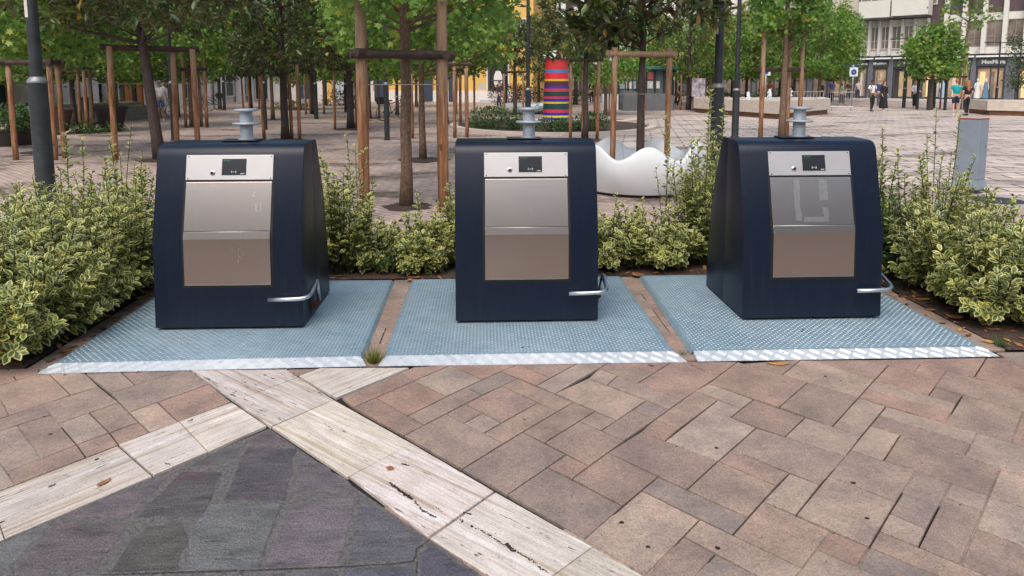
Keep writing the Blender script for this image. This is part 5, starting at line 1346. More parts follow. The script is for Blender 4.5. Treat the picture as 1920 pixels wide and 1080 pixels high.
mb = MB(); mb.add([(x, y, .70) for x, y in inn], [tuple(range(len(inn)))]); mb.build('water', M['water'], t)
for a, b, top in ((1402, 190, 176), (1443, 190, 171), (1480, 191, 167)):
    p = DP(a, b, fy-1.5); hh = (b-top)*p[1]/F+.05; mb = MB()
    for k in range(26):
        q = random.random(); rr = .05+.09*q*(1-q)*4*random.random(); an = random.random()*6.28
        mb.lathe([(.002, -.05), (.045*(1.2-q), 0), (.002, .06)], 6, o=(rr*math.cos(an), rr*math.sin(an), q*hh))
    mb.tube([(0, 0, -.1), (.02, 0, hh*.5), (0, 0, hh)], [.06, .075, .03], 8)
    o = mb.build('water_jet', M['foam'], t, smooth=True); o.location = (p[0]-fx, p[1]-fy, .70)
S = [G(1850, 216), G(1990, 220), (G(1990, 220)[0]+1.0, G(1990, 220)[1]+3.0), (G(1850, 216)[0]+.6, G(1850, 216)[1]+2.4)]
t, inn = basin('long pale stone bench with brown base at the right picture edge', S, .72, .45, ('stone_bench', 'bench'))
mb = MB(); mb.prism(inset(inn, .005), .31, .719); mb.build('seat_slab', M['pale_stone'], t)
x, y, _ = DP(1578, 210, 38.5)
t = thing('crowd_barrier', 'galvanised crowd barrier standing at the right end of the fountain', 'barrier', (x, y, 0), rz=R(-18))
mb = MB(); mb.tube([(-.62, 0, .22), (-.62, 0, 1.05), (.62, 0, 1.05), (.62, 0, .22), (-.62, 0, .22)], .022, 8); mb.build('frame', M['barrier'], t)
for i in range(10): mb = MB(); mb.tube([(-.51+i*.113, 0, .24), (-.51+i*.113, 0, 1.03)], .010, 6); mb.build('bar', M['barrier'], t)
for s_ in (-1, 1): mb = MB(); mb.tube([(s_*.5, -.25, .012), (s_*.5, 0, .22), (s_*.5, .25, .012)], .018, 6); mb.build('foot', M['barrier'], t)
x, y, _ = DP(1510, 190, 41); t2 = copy_tree(t); t2.location = (x, y, 0); t2.rotation_euler = (0, 0, R(8)); t2.scale = (1.9, 1, 1); tag(t2, 'long crowd barrier behind the fountain, before the shoppers', 'barrier')
x, y, _ = DP(1597, 190, 46)
t = thing('parking_sign', 'white and blue parking sign on a grey pole left of the dark shop', 'sign', (x, y, 0))
mb = MB(); mb.tube([(0, 0, 0), (0, 0, 2.75)], .04, 10); mb.build('pole', M['barrier'], t, smooth=True)
mb = MB(); mb.bbox((-.29, -.06, 1.98), (.29, -.045, 2.58), .005); mb.build('plate', M['white_block'], t)
mb = MB(); mb.lathe([(.19, 0), (.19, .006)], 24); o = mb.build('blue_disc', M['sign_blue'], t); o.location = (0, -.062, 2.27); o.rotation_euler = (R(90), 0, 0)
mb = MB(); mb.lathe([(.08, 0), (.08, .004)], 20); o = mb.build('inner_disc', M['collar'], t); o.location = (0, -.069, 2.27); o.rotation_euler = (R(90), 0, 0)
x, y, _ = DP(1590, 190, 50)
t = thing('street_sign', 'small dark blue sign board left above the parking sign', 'sign', (x, y, 0))
mb = MB(); mb.tube([(-.3, 0, 0), (-.3, 0, 3.1)], .035, 8); mb.build('pole', M['dark_metal'], t, smooth=True)
mb = MB(); mb.bbox((-.45, -.06, 2.62), (.45, -.03, 2.98), .005); mb.build('board', M['sign_blue'], t)
x, y, _ = DP(1434, 190, 47)
t = thing('parking_sign', 'small white sign with a blue disc behind the slim tree trunk', 'sign', (x, y, 0))
mb = MB(); mb.tube([(0, 0, 0), (0, 0, 2.45)], .04, 10); mb.build('pole', M['barrier'], t, smooth=True)
mb = MB(); mb.bbox((-.30, -.06, 2.05), (.30, -.045, 2.50), .005); mb.build('plate', M['white_block'], t)
mb = MB(); mb.lathe([(.15, 0), (.15, .006)], 20); o = mb.build('blue_disc', M['sign_blue'], t); o.location = (0, -.062, 2.28); o.rotation_euler = (R(90), 0, 0)

# ------------------------------------------------------------------ pots and planters at the left
x, y = G(210, 246)
t = thing('plant_pot', 'big tapering black plant pot with a spiky agave', 'plant pot', (x, y, 0))
mb = MB(); mb.lathe([(.30, 0), (.31, .02), (.50, .72), (.56, .80), (.57, .86), (.52, .87), (.48, .80), (.02, .78)], 28); autosmooth(mb.build('pot', M['pot'], t), 40)
n = 46; a = NP.random(n)*6.283; e = NP.random(n)
V, FF, C = leaf_arrays(T_BLADE, np.tile([[0, 0, .78]], (n, 1)) + rv(n)*.05, np.stack([np.cos(a)*(1.1-e), np.sin(a)*(1.1-e), .25+e], 1), rv(n)*.2+np.array([0, 0, 1]), .75*(.7+.5*NP.random(n)), NP.random(n)*.9, np.zeros(n))
V = V  # spiky leaves
mesh_np('agave', V, FF, M['olive_leaf'], t, col=C)
for (a, b, r_, h, lb, sd) in ((18, 272, .62, .40, 'low round black planter with a green shrub at the left picture edge', 51), (54, 266, .55, .36, 'low round black planter with a dark shrub touching the left lamp post', 52)):
    x, y = G(a, b)
    t = thing('round_planter', lb, 'planter', (x, y, 0))
    mb = MB(); mb.lathe([(r_*.86, 0), (r_, h*.9), (r_*1.03, h), (r_*.92, h), (.02, h-.05)], 28); autosmooth(mb.build('pot', M['pot'], t), 40)
    g = np.random.default_rng(sd); n = 1500; p = rv(n); p /= np.linalg.norm(p, axis=1, keepdims=True); p *= (g.random(n)**.35)[:, None]
    pos = p*np.array([r_*1.05, r_*1.05, .42])+np.array([0, 0, h+.30])
    V, FF, C = leaf_arrays(T_OVAL, pos, p+rv(n)*.5, rv(n)*.5+np.array([0, 0, 1]), .10*(.6+.7*g.random(n)), np.clip(g.normal(.45, .2, n), 0, 1), np.zeros(n)); mesh_np('shrub', V, FF, M['weed_leaf'], t, smooth=True, col=C)
x, y = G(110, 252)
t = thing('plant_pot', 'reddish brown pot with a small plant half hidden by the left lamp post', 'plant pot', (x, y, 0))
mb = MB(); mb.lathe([(.26, 0), (.44, .75), (.48, .82), (.42, .82), (.02, .78)], 24); autosmooth(mb.build('pot', simple('clay_pot', (.10, .045, .035), .7), t), 40)
n = 30; a = NP.random(n)*6.283; e = NP.random(n)
V, FF, C = leaf_arrays(T_BLADE, np.tile([[0, 0, .75]], (n, 1)), np.stack([np.cos(a)*(1.1-e), np.sin(a)*(1.1-e), .3+e], 1), rv(n)*.2+np.array([0, 0, 1]), .6*(.7+.5*NP.random(n)), NP.random(n), np.zeros(n)); mesh_np('plant', V, FF, M['weed_leaf'], t, col=C)
x, y, _ = DP(163, 232, 29)
t = thing('litter_bin', 'dark green litter bin on a post before the left steps', 'litter bin', (x, y, 0))
mb = MB(); mb.tube([(0, .1, 0), (0, .1, 1.5)], .035, 8); mb.build('post', M['dark_metal'], t)
mb = MB(); mb.lathe([(.20, .52), (.23, 1.0), (.25, 1.02), (.22, 1.06), (.05, 1.10)], 18); autosmooth(mb.build('bucket', simple('bin_green', (.02, .05, .045), .5), t), 40)

# ------------------------------------------------------------------ bicycles
def bicycle(label, x, y, rz, c, basket=True):
    t = thing('bicycle', label, 'bicycle', (x, y, 0), rz)
    fm = simple('bike_paint', c, .4)
    for xx in (-.52, .52):
        mb = MB(); mb.tube([(xx+.33*math.cos(a), 0, .345+.33*math.sin(a)) for a in np.linspace(0, 2*math.pi, 33)], .018, 6, cap=False); w = mb.build('wheel', M['dark_metal'], t)
        mb = MB(); [mb.tube([(xx, 0, .345), (xx+.32*math.cos(k*math.pi/5), 0, .345+.32*math.sin(k*math.pi/5))], .004, 4) for k in range(10)]; mb.build('spokes', M['barrier'], w)
    mb = MB()
    for a, b in (((-.52, .345), (-.1, .33)), ((-.1, .33), (-.2, .82)), ((-.52, .345), (-.19, .78)), ((-.1, .33), (.38, .80)), ((-.18, .72), (.36, .88)), ((.52, .345), (.34, .98))): mb.tube([(a[0], 0, a[1]), (b[0], 0, b[1])], .02, 6)
    mb.build('frame', fm, t)
    mb = MB(); mb.tube([(.20, -.28, 1.02), (.33, -.1, 1.06), (.33, .1, 1.06), (.20, .28, 1.02)], .014, 6); mb.build('handlebar', M['barrier'], t)
    mb = MB(); mb.bbox((-.36, -.07, .84), (-.08, .07, .90), .02); mb.build('saddle', M['dark_metal'], t)
    if basket: mb = MB(); mb.add([(-.72,-.16,.72),(-.42,-.16,.72),(-.42,.16,.72),(-.72,.16,.72),(-.78,-.20,1.02),(-.36,-.20,1.02),(-.36,.20,1.02),(-.78,.20,1.02)], [(0,3,2,1),(0,1,5,4),(1,2,6,5),(2,3,7,6),(3,0,4,7)]); mb.build('basket', M['dark_metal'], t)
    return t
x, y = G(374, 209); bicycle('blue bicycle parked behind the left bin, its wheel showing', x, y, R(12), (.05, .14, .30), False)
x, y = G(394, 207); bicycle('bicycle with a dark rear basket parked right of the blue one', x, y, R(190), (.05, .05, .055))
x, y = G(305, 222); bicycle('bicycle beside the man in white behind the leaning magnolia', x, y, R(70), (.3, .3, .3), False)
x, y = G(738, 226); bicycle('black bicycle leaning behind the black lamp post', x, y, R(38), (.03, .03, .03))
# ------------------------------------------------------------------ buildings
class Facade:
    def __init__(s, name, label, pxa, da, pxb, db, wall, height, depth=9.0, base=0.0, cat='building'):
        a = DP(pxa, 152, da); b = DP(pxb, 152, db)
        s.o = Vector(a[:2]); s.u = (Vector(b[:2])-s.o); s.len = s.u.length; s.u.normalize()
        s.t = thing(name, label, cat, (a[0], a[1], 0), math.atan2(s.u.y, s.u.x)); s.n = 0
        s.part('wall', M[wall], 0, s.len, base, height, -depth, 0)
    def s_(s, px):
        dx, dy, _ = ray(px, 152); # camera at origin: t*(dx,dy) = o + k*u
        k = (s.o.y*dx - s.o.x*dy)/(s.u.x*dy - s.u.y*dx); return k
    def z_(s, px, py):
        k = s.s_(px); p = s.o + s.u*k; dx, dy, dz = ray(px, py); return H + dz*p.length/math.hypot(dx, dy)
    def part(s, name, mat, s0, s1, z0, z1, w0, w1, parent=None):
        mb = MB(); mb.box((min(s0, s1), -w1, z0), (max(s0, s1), -w0, z1)); return mb.build(name, mat, parent or s.t)
    def window(s, s0, s1, z0, z1, glass='dark_glass', frame='offwhite', fw=.07, bars=(0, 0), w=.0, proud=.08, name='window'):
        mb = MB()
        for a, b, c, d in ((s0, s0+fw, z0, z1), (s1-fw, s1, z0, z1), (s0+fw, s1-fw, z0, z0+fw), (s0+fw, s1-fw, z1-fw, z1)): mb.box((a, -w-proud, c), (b, -w+.0, d))
        for i in range(bars[0]): c = s0+(s1-s0)*(i+1)/(bars[0]+1); mb.box((c-fw*.35, -w-proud*.8, z0+fw), (c+fw*.35, -w-.03, z1-fw))
        for i in range(bars[1]): c = z0+(z1-z0)*(i+.6)/(bars[1]+.6); mb.box((s0+fw, -w-proud*.75, c-fw*.3), (s1-fw, -w-.031, c+fw*.3))
        f = mb.build(name, M[frame], s.t)
        mb = MB(); mb.box((s0+fw, -w-.028, z0+fw), (s1-fw, -w-.004, z1-fw)); mb.build('pane', M[glass], f); return f
    def grid(s, s0, s1, z0, z1, nx, nz, wf=.5, hf=.62, **kw):
        for i in range(nx):
            for j in range(nz):
                cx = s0+(s1-s0)*(i+.5)/nx; cz = z0+(z1-z0)*(j+.5)/nz; a = (s1-s0)/nx*wf/2; b = (z1-z0)/nz*hf/2
                s.window(cx-a, cx+a, cz-b, cz+b, **kw)

def text_part(txt, size, mat, parent, s0, w, z):
    cu = bpy.data.curves.new('lettering', 'FONT'); cu.body = txt; cu.size = size; cu.extrude = .012; cu.align_x = 'CENTER'; cu.align_y = 'CENTER'; cu.offset = .016
    ob = bpy.data.objects.new('lettering', cu); COL.objects.link(ob)
    dg = bpy.context.evaluated_depsgraph_get(); me = bpy.data.meshes.new_from_object(ob.evaluated_get(dg)); bpy.data.objects.remove(ob)
    me.materials.clear(); me.materials.append(mat)
    o = bpy.data.objects.new('lettering', me); link(o, parent); o.location = (s0, -w, z); o.rotation_euler = (R(90), 0, 0); return o

# shop building at the right
B1 = Facade('shop_building', 'aubergine and white building with slate clothes shop at the right', 1605, 62, 1920, 53.2, 'purple_wall', 15.0)
B1.len2 = B1.s_(2080); B1.part('wall_end', M['purple_wall'], B1.len+.005, B1.len2, 0, 15, -9, -.002)
e = B1.len2; S = B1.s_
B1.part('slate_front', M['shop_dark'], 0, e, 0, 3.72, .0, .10)
for a, b, lit in ((1609, 1627, 1), (1639, 1664, 1), (1676, 1719, 0), (1729, 1765, 1), (1773, 1819, 1), (1831, 1884, 1), (1906, 1960, 1), (1975, 2040, 1)):
    fr = B1.window(S(a), S(b), .18, 2.80, glass='display' if lit else 'dark_glass', frame='shop_dark', fw=.10, bars=(1, 0) if b-a > 30 else (0, 0), w=.10, proud=.14, name='shop_window')
    if lit:
        r_ = random.Random(a)
        for q in range(3):
            x0 = S(a)+.2+(S(b)-S(a)-.5)*r_.random(); mb = MB(); mb.box((x0, -.165, .32), (x0+.10+.25*r_.random(), -.130, 2.4)); mb.build('display_panel', M[r_.choice(['curtain', 'shutter', 'display_lit', 'cream_wall'])], fr)
    else:
        for q in (.25, .62): mb = MB(); x0 = S(a)+(S(b)-S(a))*q; mb.box((x0, -.165, .3), (x0+.35, -.130, 2.5)); mb.build('display_panel', M['display'], fr)
for a, b in ((1628, 1638), (1665, 1675), (1720, 1728), (1766, 1772), (1820, 1830), (1885, 1905), (1961, 1974)):
    B1.part('pier', M['shop_grey'], S(a), S(b), 0, 3.70, .10, .32)
for a, b in ((1607, 1639), (1641, 1672), (1674, 1728), (1730, 1826), (1828, 1900), (1903, 1975)):
    aw = B1.part('awning_box', M['awning'], S(a)+.05, S(b)-.05, 3.56, 3.70, .34, .62)
for p_, sz in ((1617, .24), (1650, .28), (1708, .30), (1797, .37), (1861, .43), (1935, .43)): text_part('MaxMara', sz, M['offwhite'], B1.t, S(p_), .335, 3.18)
for a, b in ((1609, 1627), (1639, 1664), (1676, 1719), (1729, 1765), (1773, 1819), (1831, 1884), (1906, 1960)): B1.part('fascia', M['shop_dark'], S(a)-.1, S(b)+.1, 2.84, 3.53, .245, .32)
B1.part('pavement_step', M['grey_wall'], -1.5, e, 0, .14, .33, 2.6)
# white framed first floor
B1.part('white_frame', M['offwhite'], S(1614), S(1737), 3.85, 6.95, .0, .10)
for a, b in ((1618, 1626), (1629, 1644), (1648, 1664), (1668, 1686), (1690, 1708), (1714, 1732)):
    B1.window(S(a), S(b), 4.42, 6.42, glass='curtain', frame='offwhite', fw=.07, w=.10, proud=.12, bars=(1, 1))
for p_ in (1614.5, 1627.5, 1646, 1666, 1688, 1711, 1735): B1.part('fin', M['offwhite'], S(p_)-.10, S(p_)+.10, 3.9, 6.95, .10, .42)
for a, b, z0 in ((1614, 1671, 7.0), (1674, 1741, 7.05)):
    B1.part('balcony', M['offwhite'], S(a), S(b), z0+.10, z0+1.55, .25, 1.75); B1.part('balcony_slab', M['shop_grey'], S(a)+.15, S(b)-.15, z0-.02, z0+.10, 0, 1.6)
    for k in range(3): c = S(a)+(S(b)-S(a))*(k+.5)/3; B1.window(c-.75, c+.75, z0+1.0, z0+3.0, glass='curtain', frame='offwhite', proud=.1)
B1.part('white_frame', M['offwhite'], S(1767), e-.5, 3.85, 4.42, .0, .10); B1.part('white_header', M['offwhite'], S(1767), e-.5, 6.52, 7.10, .0, .12)
for a, b in ((1771, 1798), (1806, 1836), (1843, 1875), (1881, 1914), (1921, 1956), (1963, 2000)):
    B1.window(S(a), S(b), 4.40, 6.54, glass='curtain', frame='shutter', fw=.08, w=.0, proud=.10, bars=(1, 1))
    B1.window(S(a)+.1, S(b)-.1, 8.4, 10.4, glass='dark_glass', frame='offwhite', proud=.08)
for p_ in (1768.5, 1802, 1839.5, 1878, 1917.5, 1959.5): B1.part('pilaster', M['offwhite'], S(p_)-.16, S(p_)+.16, 3.85, 15, .12, .50)
# mannequins behind the shop front
def mannequin(label, px_, col, d_off=.75):
    k = S(px_); p = B1.o + B1.u*k + Vector((B1.u.y, -B1.u.x))*d_off
    t = thing('mannequin', label, 'mannequin', (p.x, p.y, .14))
    mb = MB(); mb.lathe([(.24, .12), (.22, .5), (.15, .95), (.17, 1.25), (.16, 1.36), (.05, 1.40)], 16); autosmooth(mb.build('dress', simple('dress', col, .8), t), 60)
    mb = MB(); mb.lathe([(.045, 1.38), (.05, 1.46), (.085, 1.56), (.08, 1.66), (.03, 1.72), (.005, 1.725)], 12)
    for s_ in (-1, 1): mb.tube([(s_*.17, 0, 1.33), (s_*.24, 0, 1.05), (s_*.22, -.06, .80)], [.045, .038, .03], 8)
    mb.build('figure', M['offwhite'], t, smooth=True); mb = MB(); mb.lathe([(.2, 0), (.2, .02), (.02, .03), (.02, .14)], 16); mb.build('stand', M['dark_metal'], t)
mannequin('shop mannequin in a light blue dress left of the man in the teal shirt', 1772, (.26, .40, .52)); mannequin('shop mannequin in a white dress right of the red haired woman', 1837, (.62, .62, .58)); mannequin('shop mannequin in a blue skirt beside the white one', 1852, (.10, .19, .28))

B2 = Facade('pale_house', 'cream house with grey balconies left of the aubergine building', 1385, 75, 1602, 62.6, 'cream_wall', 15.0)
B2.part('grey_band', M['grey_wall'], 0, B2.len, 3.5, 5.0, 0, .12); B2.part('shop_front', M['shop_grey'], 0, B2.len, 0, 3.4, 0, .10)
for k in range(6): a = B2.len*(k+.12)/6; B2.window(a, a+B2.len/6*.72, .2, 3.0, glass='display' if k > 4 else 'curtain', frame='shop_dark', w=.10, proud=.12, name='shop_window')
B2.grid(.5, B2.len-.3, 5.4, 15, 7, 3, .46, .60, glass='curtain', frame='shutter')
for k in (1, 4): B2.part('balcony', M['grey_wall'], B2.len*k/7+.3, B2.len*(k+2)/7-.3, 5.3, 6.4, .12, 1.3)
B3 = Facade('rose_house', 'pale house with rows of windows behind the newspaper kiosk', 1000, 80, 1384, 76, 'white_wall', 16.0)
B3.part('shop_front', M['shop_dark'], 0, B3.len, 0, 3.6, 0, .10)
for k in range(8): a = B3.len*(k+.14)/8; B3.window(a, a+B3.len/8*.72, .2, 3.1, glass='curtain' if k % 3 else 'display_lit', frame='shop_dark', w=.10, proud=.12, name='shop_window')
B3.grid(.5, B3.len-.5, 4.2, 15.6, 9, 3, .42, .60, glass='dark_glass', frame='grey_wall')
B4 = Facade('yellow_house', 'yellow house with a white plinth and dark doorway behind the middle bin', 700, 60, 1000, 56, 'yellow_wall', 13.0)
S4 = B4.s_; B4.part('plinth', M['white_wall'], 0, B4.len, 0, .92, 0, .12)
fr = B4.window(S4(916), S4(953), .93, 3.15, glass='dark_glass', frame='shop_dark', fw=.14, w=0, proud=.16, bars=(0, 1), name='doorway')
mb = MB(); mb.lathe([(.22, 1.2), (.36, 1.6), (.36, 2.1), (.20, 2.5), (.02, 2.55)], 16, o=((S4(916)+S4(953))/2, -.0, 0)); mb.v = [(x_, -.06-.03*(y_ > 0), z_) for x_, y_, z_ in mb.v]; mb.build('display_garment', M['white_wall'], fr)
B4.part('door_surround', M['white_wall'], S4(913), S4(915.6), .93, 3.2, 0, .17); B4.part('door_surround', M['white_wall'], S4(953.4), S4(956), .93, 3.2, 0, .17)
B4.part('step', M['grey_wall'], S4(905), S4(965), 0, .18, .14, .9)
for a, b in ((703, 724), (793, 812), (842, 858)): B4.window(S4(a), S4(b), .02, 2.4, glass='navy_shut', frame='navy_shut', w=.12, proud=.06, name='shuttered_opening'); 
B4.part('graffiti_patch', M['grey_wall'], S4(897), S4(908), 1.0, 1.55, 0, .003)
for k in range(7): a = B4.len*(k+.25)/7; f = B4.window(a, a+.95, 4.7, 6.7, glass='dark_glass', frame='offwhite', bars=(1, 0)); [f and B4.part('shutter', M['corten'], a+q, a+q+.45, 4.7, 6.7, 0, .07) for q in (-.5, 1.0)]; B4.window(a, a+.95, 8.2, 10.2, glass='dark_glass', frame='offwhite')
B5 = Facade('white_house', 'white house with grey roller shutters left of the yellow house', 468, 63, 699, 60.4, 'white_wall', 13.0)
S5 = B5.s_
for a, b, g_, f_ in ((478, 503, 'dark_glass', 'white_wall'), (525, 545, 'dark_glass', 'grey_wall'), (560, 590, 'navy_shut', 'grey_wall'), (626, 660, 'grey_wall', 'shop_grey'), (664, 692, 'navy_shut', 'shop_grey')): B5.window(S5(a), S5(b), .1, 3.0, glass=g_, frame=f_, bars=(2, 0) if b-a > 27 else (0, 0), name='shop_window')
for a, b in ((615, 623), (493, 497)): B5.part('yellow_pier', M['yellow_wall'], S5(a), S5(b), 0, 3.3, 0, .14)
B5.part('canopy', M['shop_grey'], S5(474), S5(520), 3.1, 3.35, 0, 1.3); B5.grid(.4, B5.len-.4, 4.2, 12.6, 8, 2, .40, .58, glass='dark_glass', frame='grey_wall')
B6 = Facade('arcade_house', 'white arcade house with dark green shop glass at the left', -140, 28, 466, 63.4, 'white_wall', 14.0)
S6 = B6.s_
for a, b, g_ in ((-120, -60, 'green_glass'), (-45, 14, 'green_glass'), (38, 62, 'dark_glass'), (100, 128, 'green_glass'), (156, 190, 'green_glass'), (292, 318, 'dark_glass'), (330, 350, 'dark_glass'), (405, 436, 'green_glass'), (446, 460, 'green_glass')):
    B6.window(S6(a), S6(b), .45, 3.6, glass=g_, frame='offwhite', fw=.09, bars=(1, 1), proud=.14, name='shop_window')
B6.part('orange_front', M['orange_wall'], S6(194), S6(266), 0, 3.9, 0, .06)
for a, b in ((198, 212), (218, 230), (238, 250)): B6.window(S6(a), S6(b), .5, 3.3, glass='green_glass', frame='orange_wall', w=.06, name='shop_window')
for p_ in (20, 70, 96, 131, 152, 192, 268, 288, 322, 355, 372, 400, 440, 463): B6.part('pillar', M['white_wall'], S6(p_)-.35, S6(p_)+.35, 0, 4.1, .16, .70)
B6.part('rain_pipe', M['corten'], S6(42)-.12, S6(42)+.12, 0, 9, .72, .92)
B6.part('cornice', M['white_wall'], 0, B6.len, 4.12, 4.6, 0, .85); B6.grid(.6, B6.len-.6, 5.2, 13.6, 15, 2, .36, .62, glass='dark_glass', frame='grey_wall')
# pale stone strips laid in the square
def band(name, a, b, w_):
    a, b = Vector(G(*a)), Vector(G(*b)); d = (b-a).normalized(); n_ = Vector((-d.y, d.x))*w_
    tag(mesh_np(name, [(*(a), .009), (*(b), .009), (*(b+n_), .009), (*(a+n_), .009)], [(0, 1, 2, 3)], M['pale_stone']), kind='structure')
band('stone_band', (1640, 296), (1990, 321), .38); band('stone_band', (1120, 236), (1215, 221), .5); band('stone_band', (1580, 205), (1930, 213), .5)
# unseen house added behind the viewer to give the steel flaps a reflection
t = thing('added_house', 'unseen pale house added behind the viewer, mirrored in the steel flaps of the bins', 'building', (0, -10, 0))
mb = MB(); mb.box((-26, -9, 0), (26, 0, 6.6)); mb.build('wall', M['cream_wall'], t)
for i in range(13):
    for j in range(2):
        xx = -24+i*4.0; f = MB(); f.box((xx-.75, 0, .9+j*2.9), (xx+.75, .06, 2.6+j*2.9)); f = f.build('window', M['shutter'], t)
        q = MB(); q.box((xx-.62, .061, 1.0+j*2.9), (xx+.62, .075, 2.5+j*2.9)); q.build('pane', M['dark_glass'], f)
# steps in front of the arcade
x0, y0 = G(118, 233); x1, y1 = G(300, 222)
t = thing('stone_steps', 'flight of grey stone steps before the left arcade house', 'steps', (x0, y0+.4, 0), math.atan2(y1-y0, x1-x0))
ln = math.hypot(x1-x0, y1-y0)
for k in range(5): mb = MB(); mb.bbox((0+.0, k*.34, k*.15+.0), (ln, 2.4+k*.001, k*.15+.149), .008); mb.build('step', M['concrete'], t)

# ------------------------------------------------------------------ people
def skin_mesh(nodes, edges, sub=1):
    """nodes: (co, radius or (rx, ry)); grows one smooth skin round the joints"""
    me = bpy.data.meshes.new('tmp'); me.from_pydata([n[0] for n in nodes], edges, []); o = bpy.data.objects.new('tmp', me); COL.objects.link(o)
    sk = o.modifiers.new('s', 'SKIN'); sk.branch_smoothing = .35; sk.use_smooth_shade = True
    for i, n in enumerate(nodes):
        r_ = n[1]; me.skin_vertices[0].data[i].radius = r_ if isinstance(r_, tuple) else (r_, r_)
    me.skin_vertices[0].data[0].use_root = True
    ss = o.modifiers.new('d', 'SUBSURF'); ss.levels = ss.render_levels = sub
    dg = bpy.context.evaluated_depsgraph_get(); dg.update(); out = bpy.data.meshes.new_from_object(o.evaluated_get(dg)); bpy.data.objects.remove(o); return out

SKIN_ = {'light': simple('skin_light', (.50, .30, .22), .6, 0, .06), 'tan': simple('skin_tan', (.36, .20, .13), .6, 0, .06), 'brown': simple('skin_brown', (.14, .075, .048), .6, 0, .06)}
HAIR_ = {'dark': fabric('hair_dark', (.020, .014, .011)), 'brown': fabric('hair_brown', (.095, .05, .026)), 'red': fabric('hair_red', (.30, .13, .055)), 'grey': fabric('hair_grey', (.40, .39, .38)), 'blond': fabric('hair_blond', (.36, .24, .12))}
FAB = {}
def fab(c):
    if c not in FAB: FAB[c] = fabric('cloth', c)
    return FAB[c]

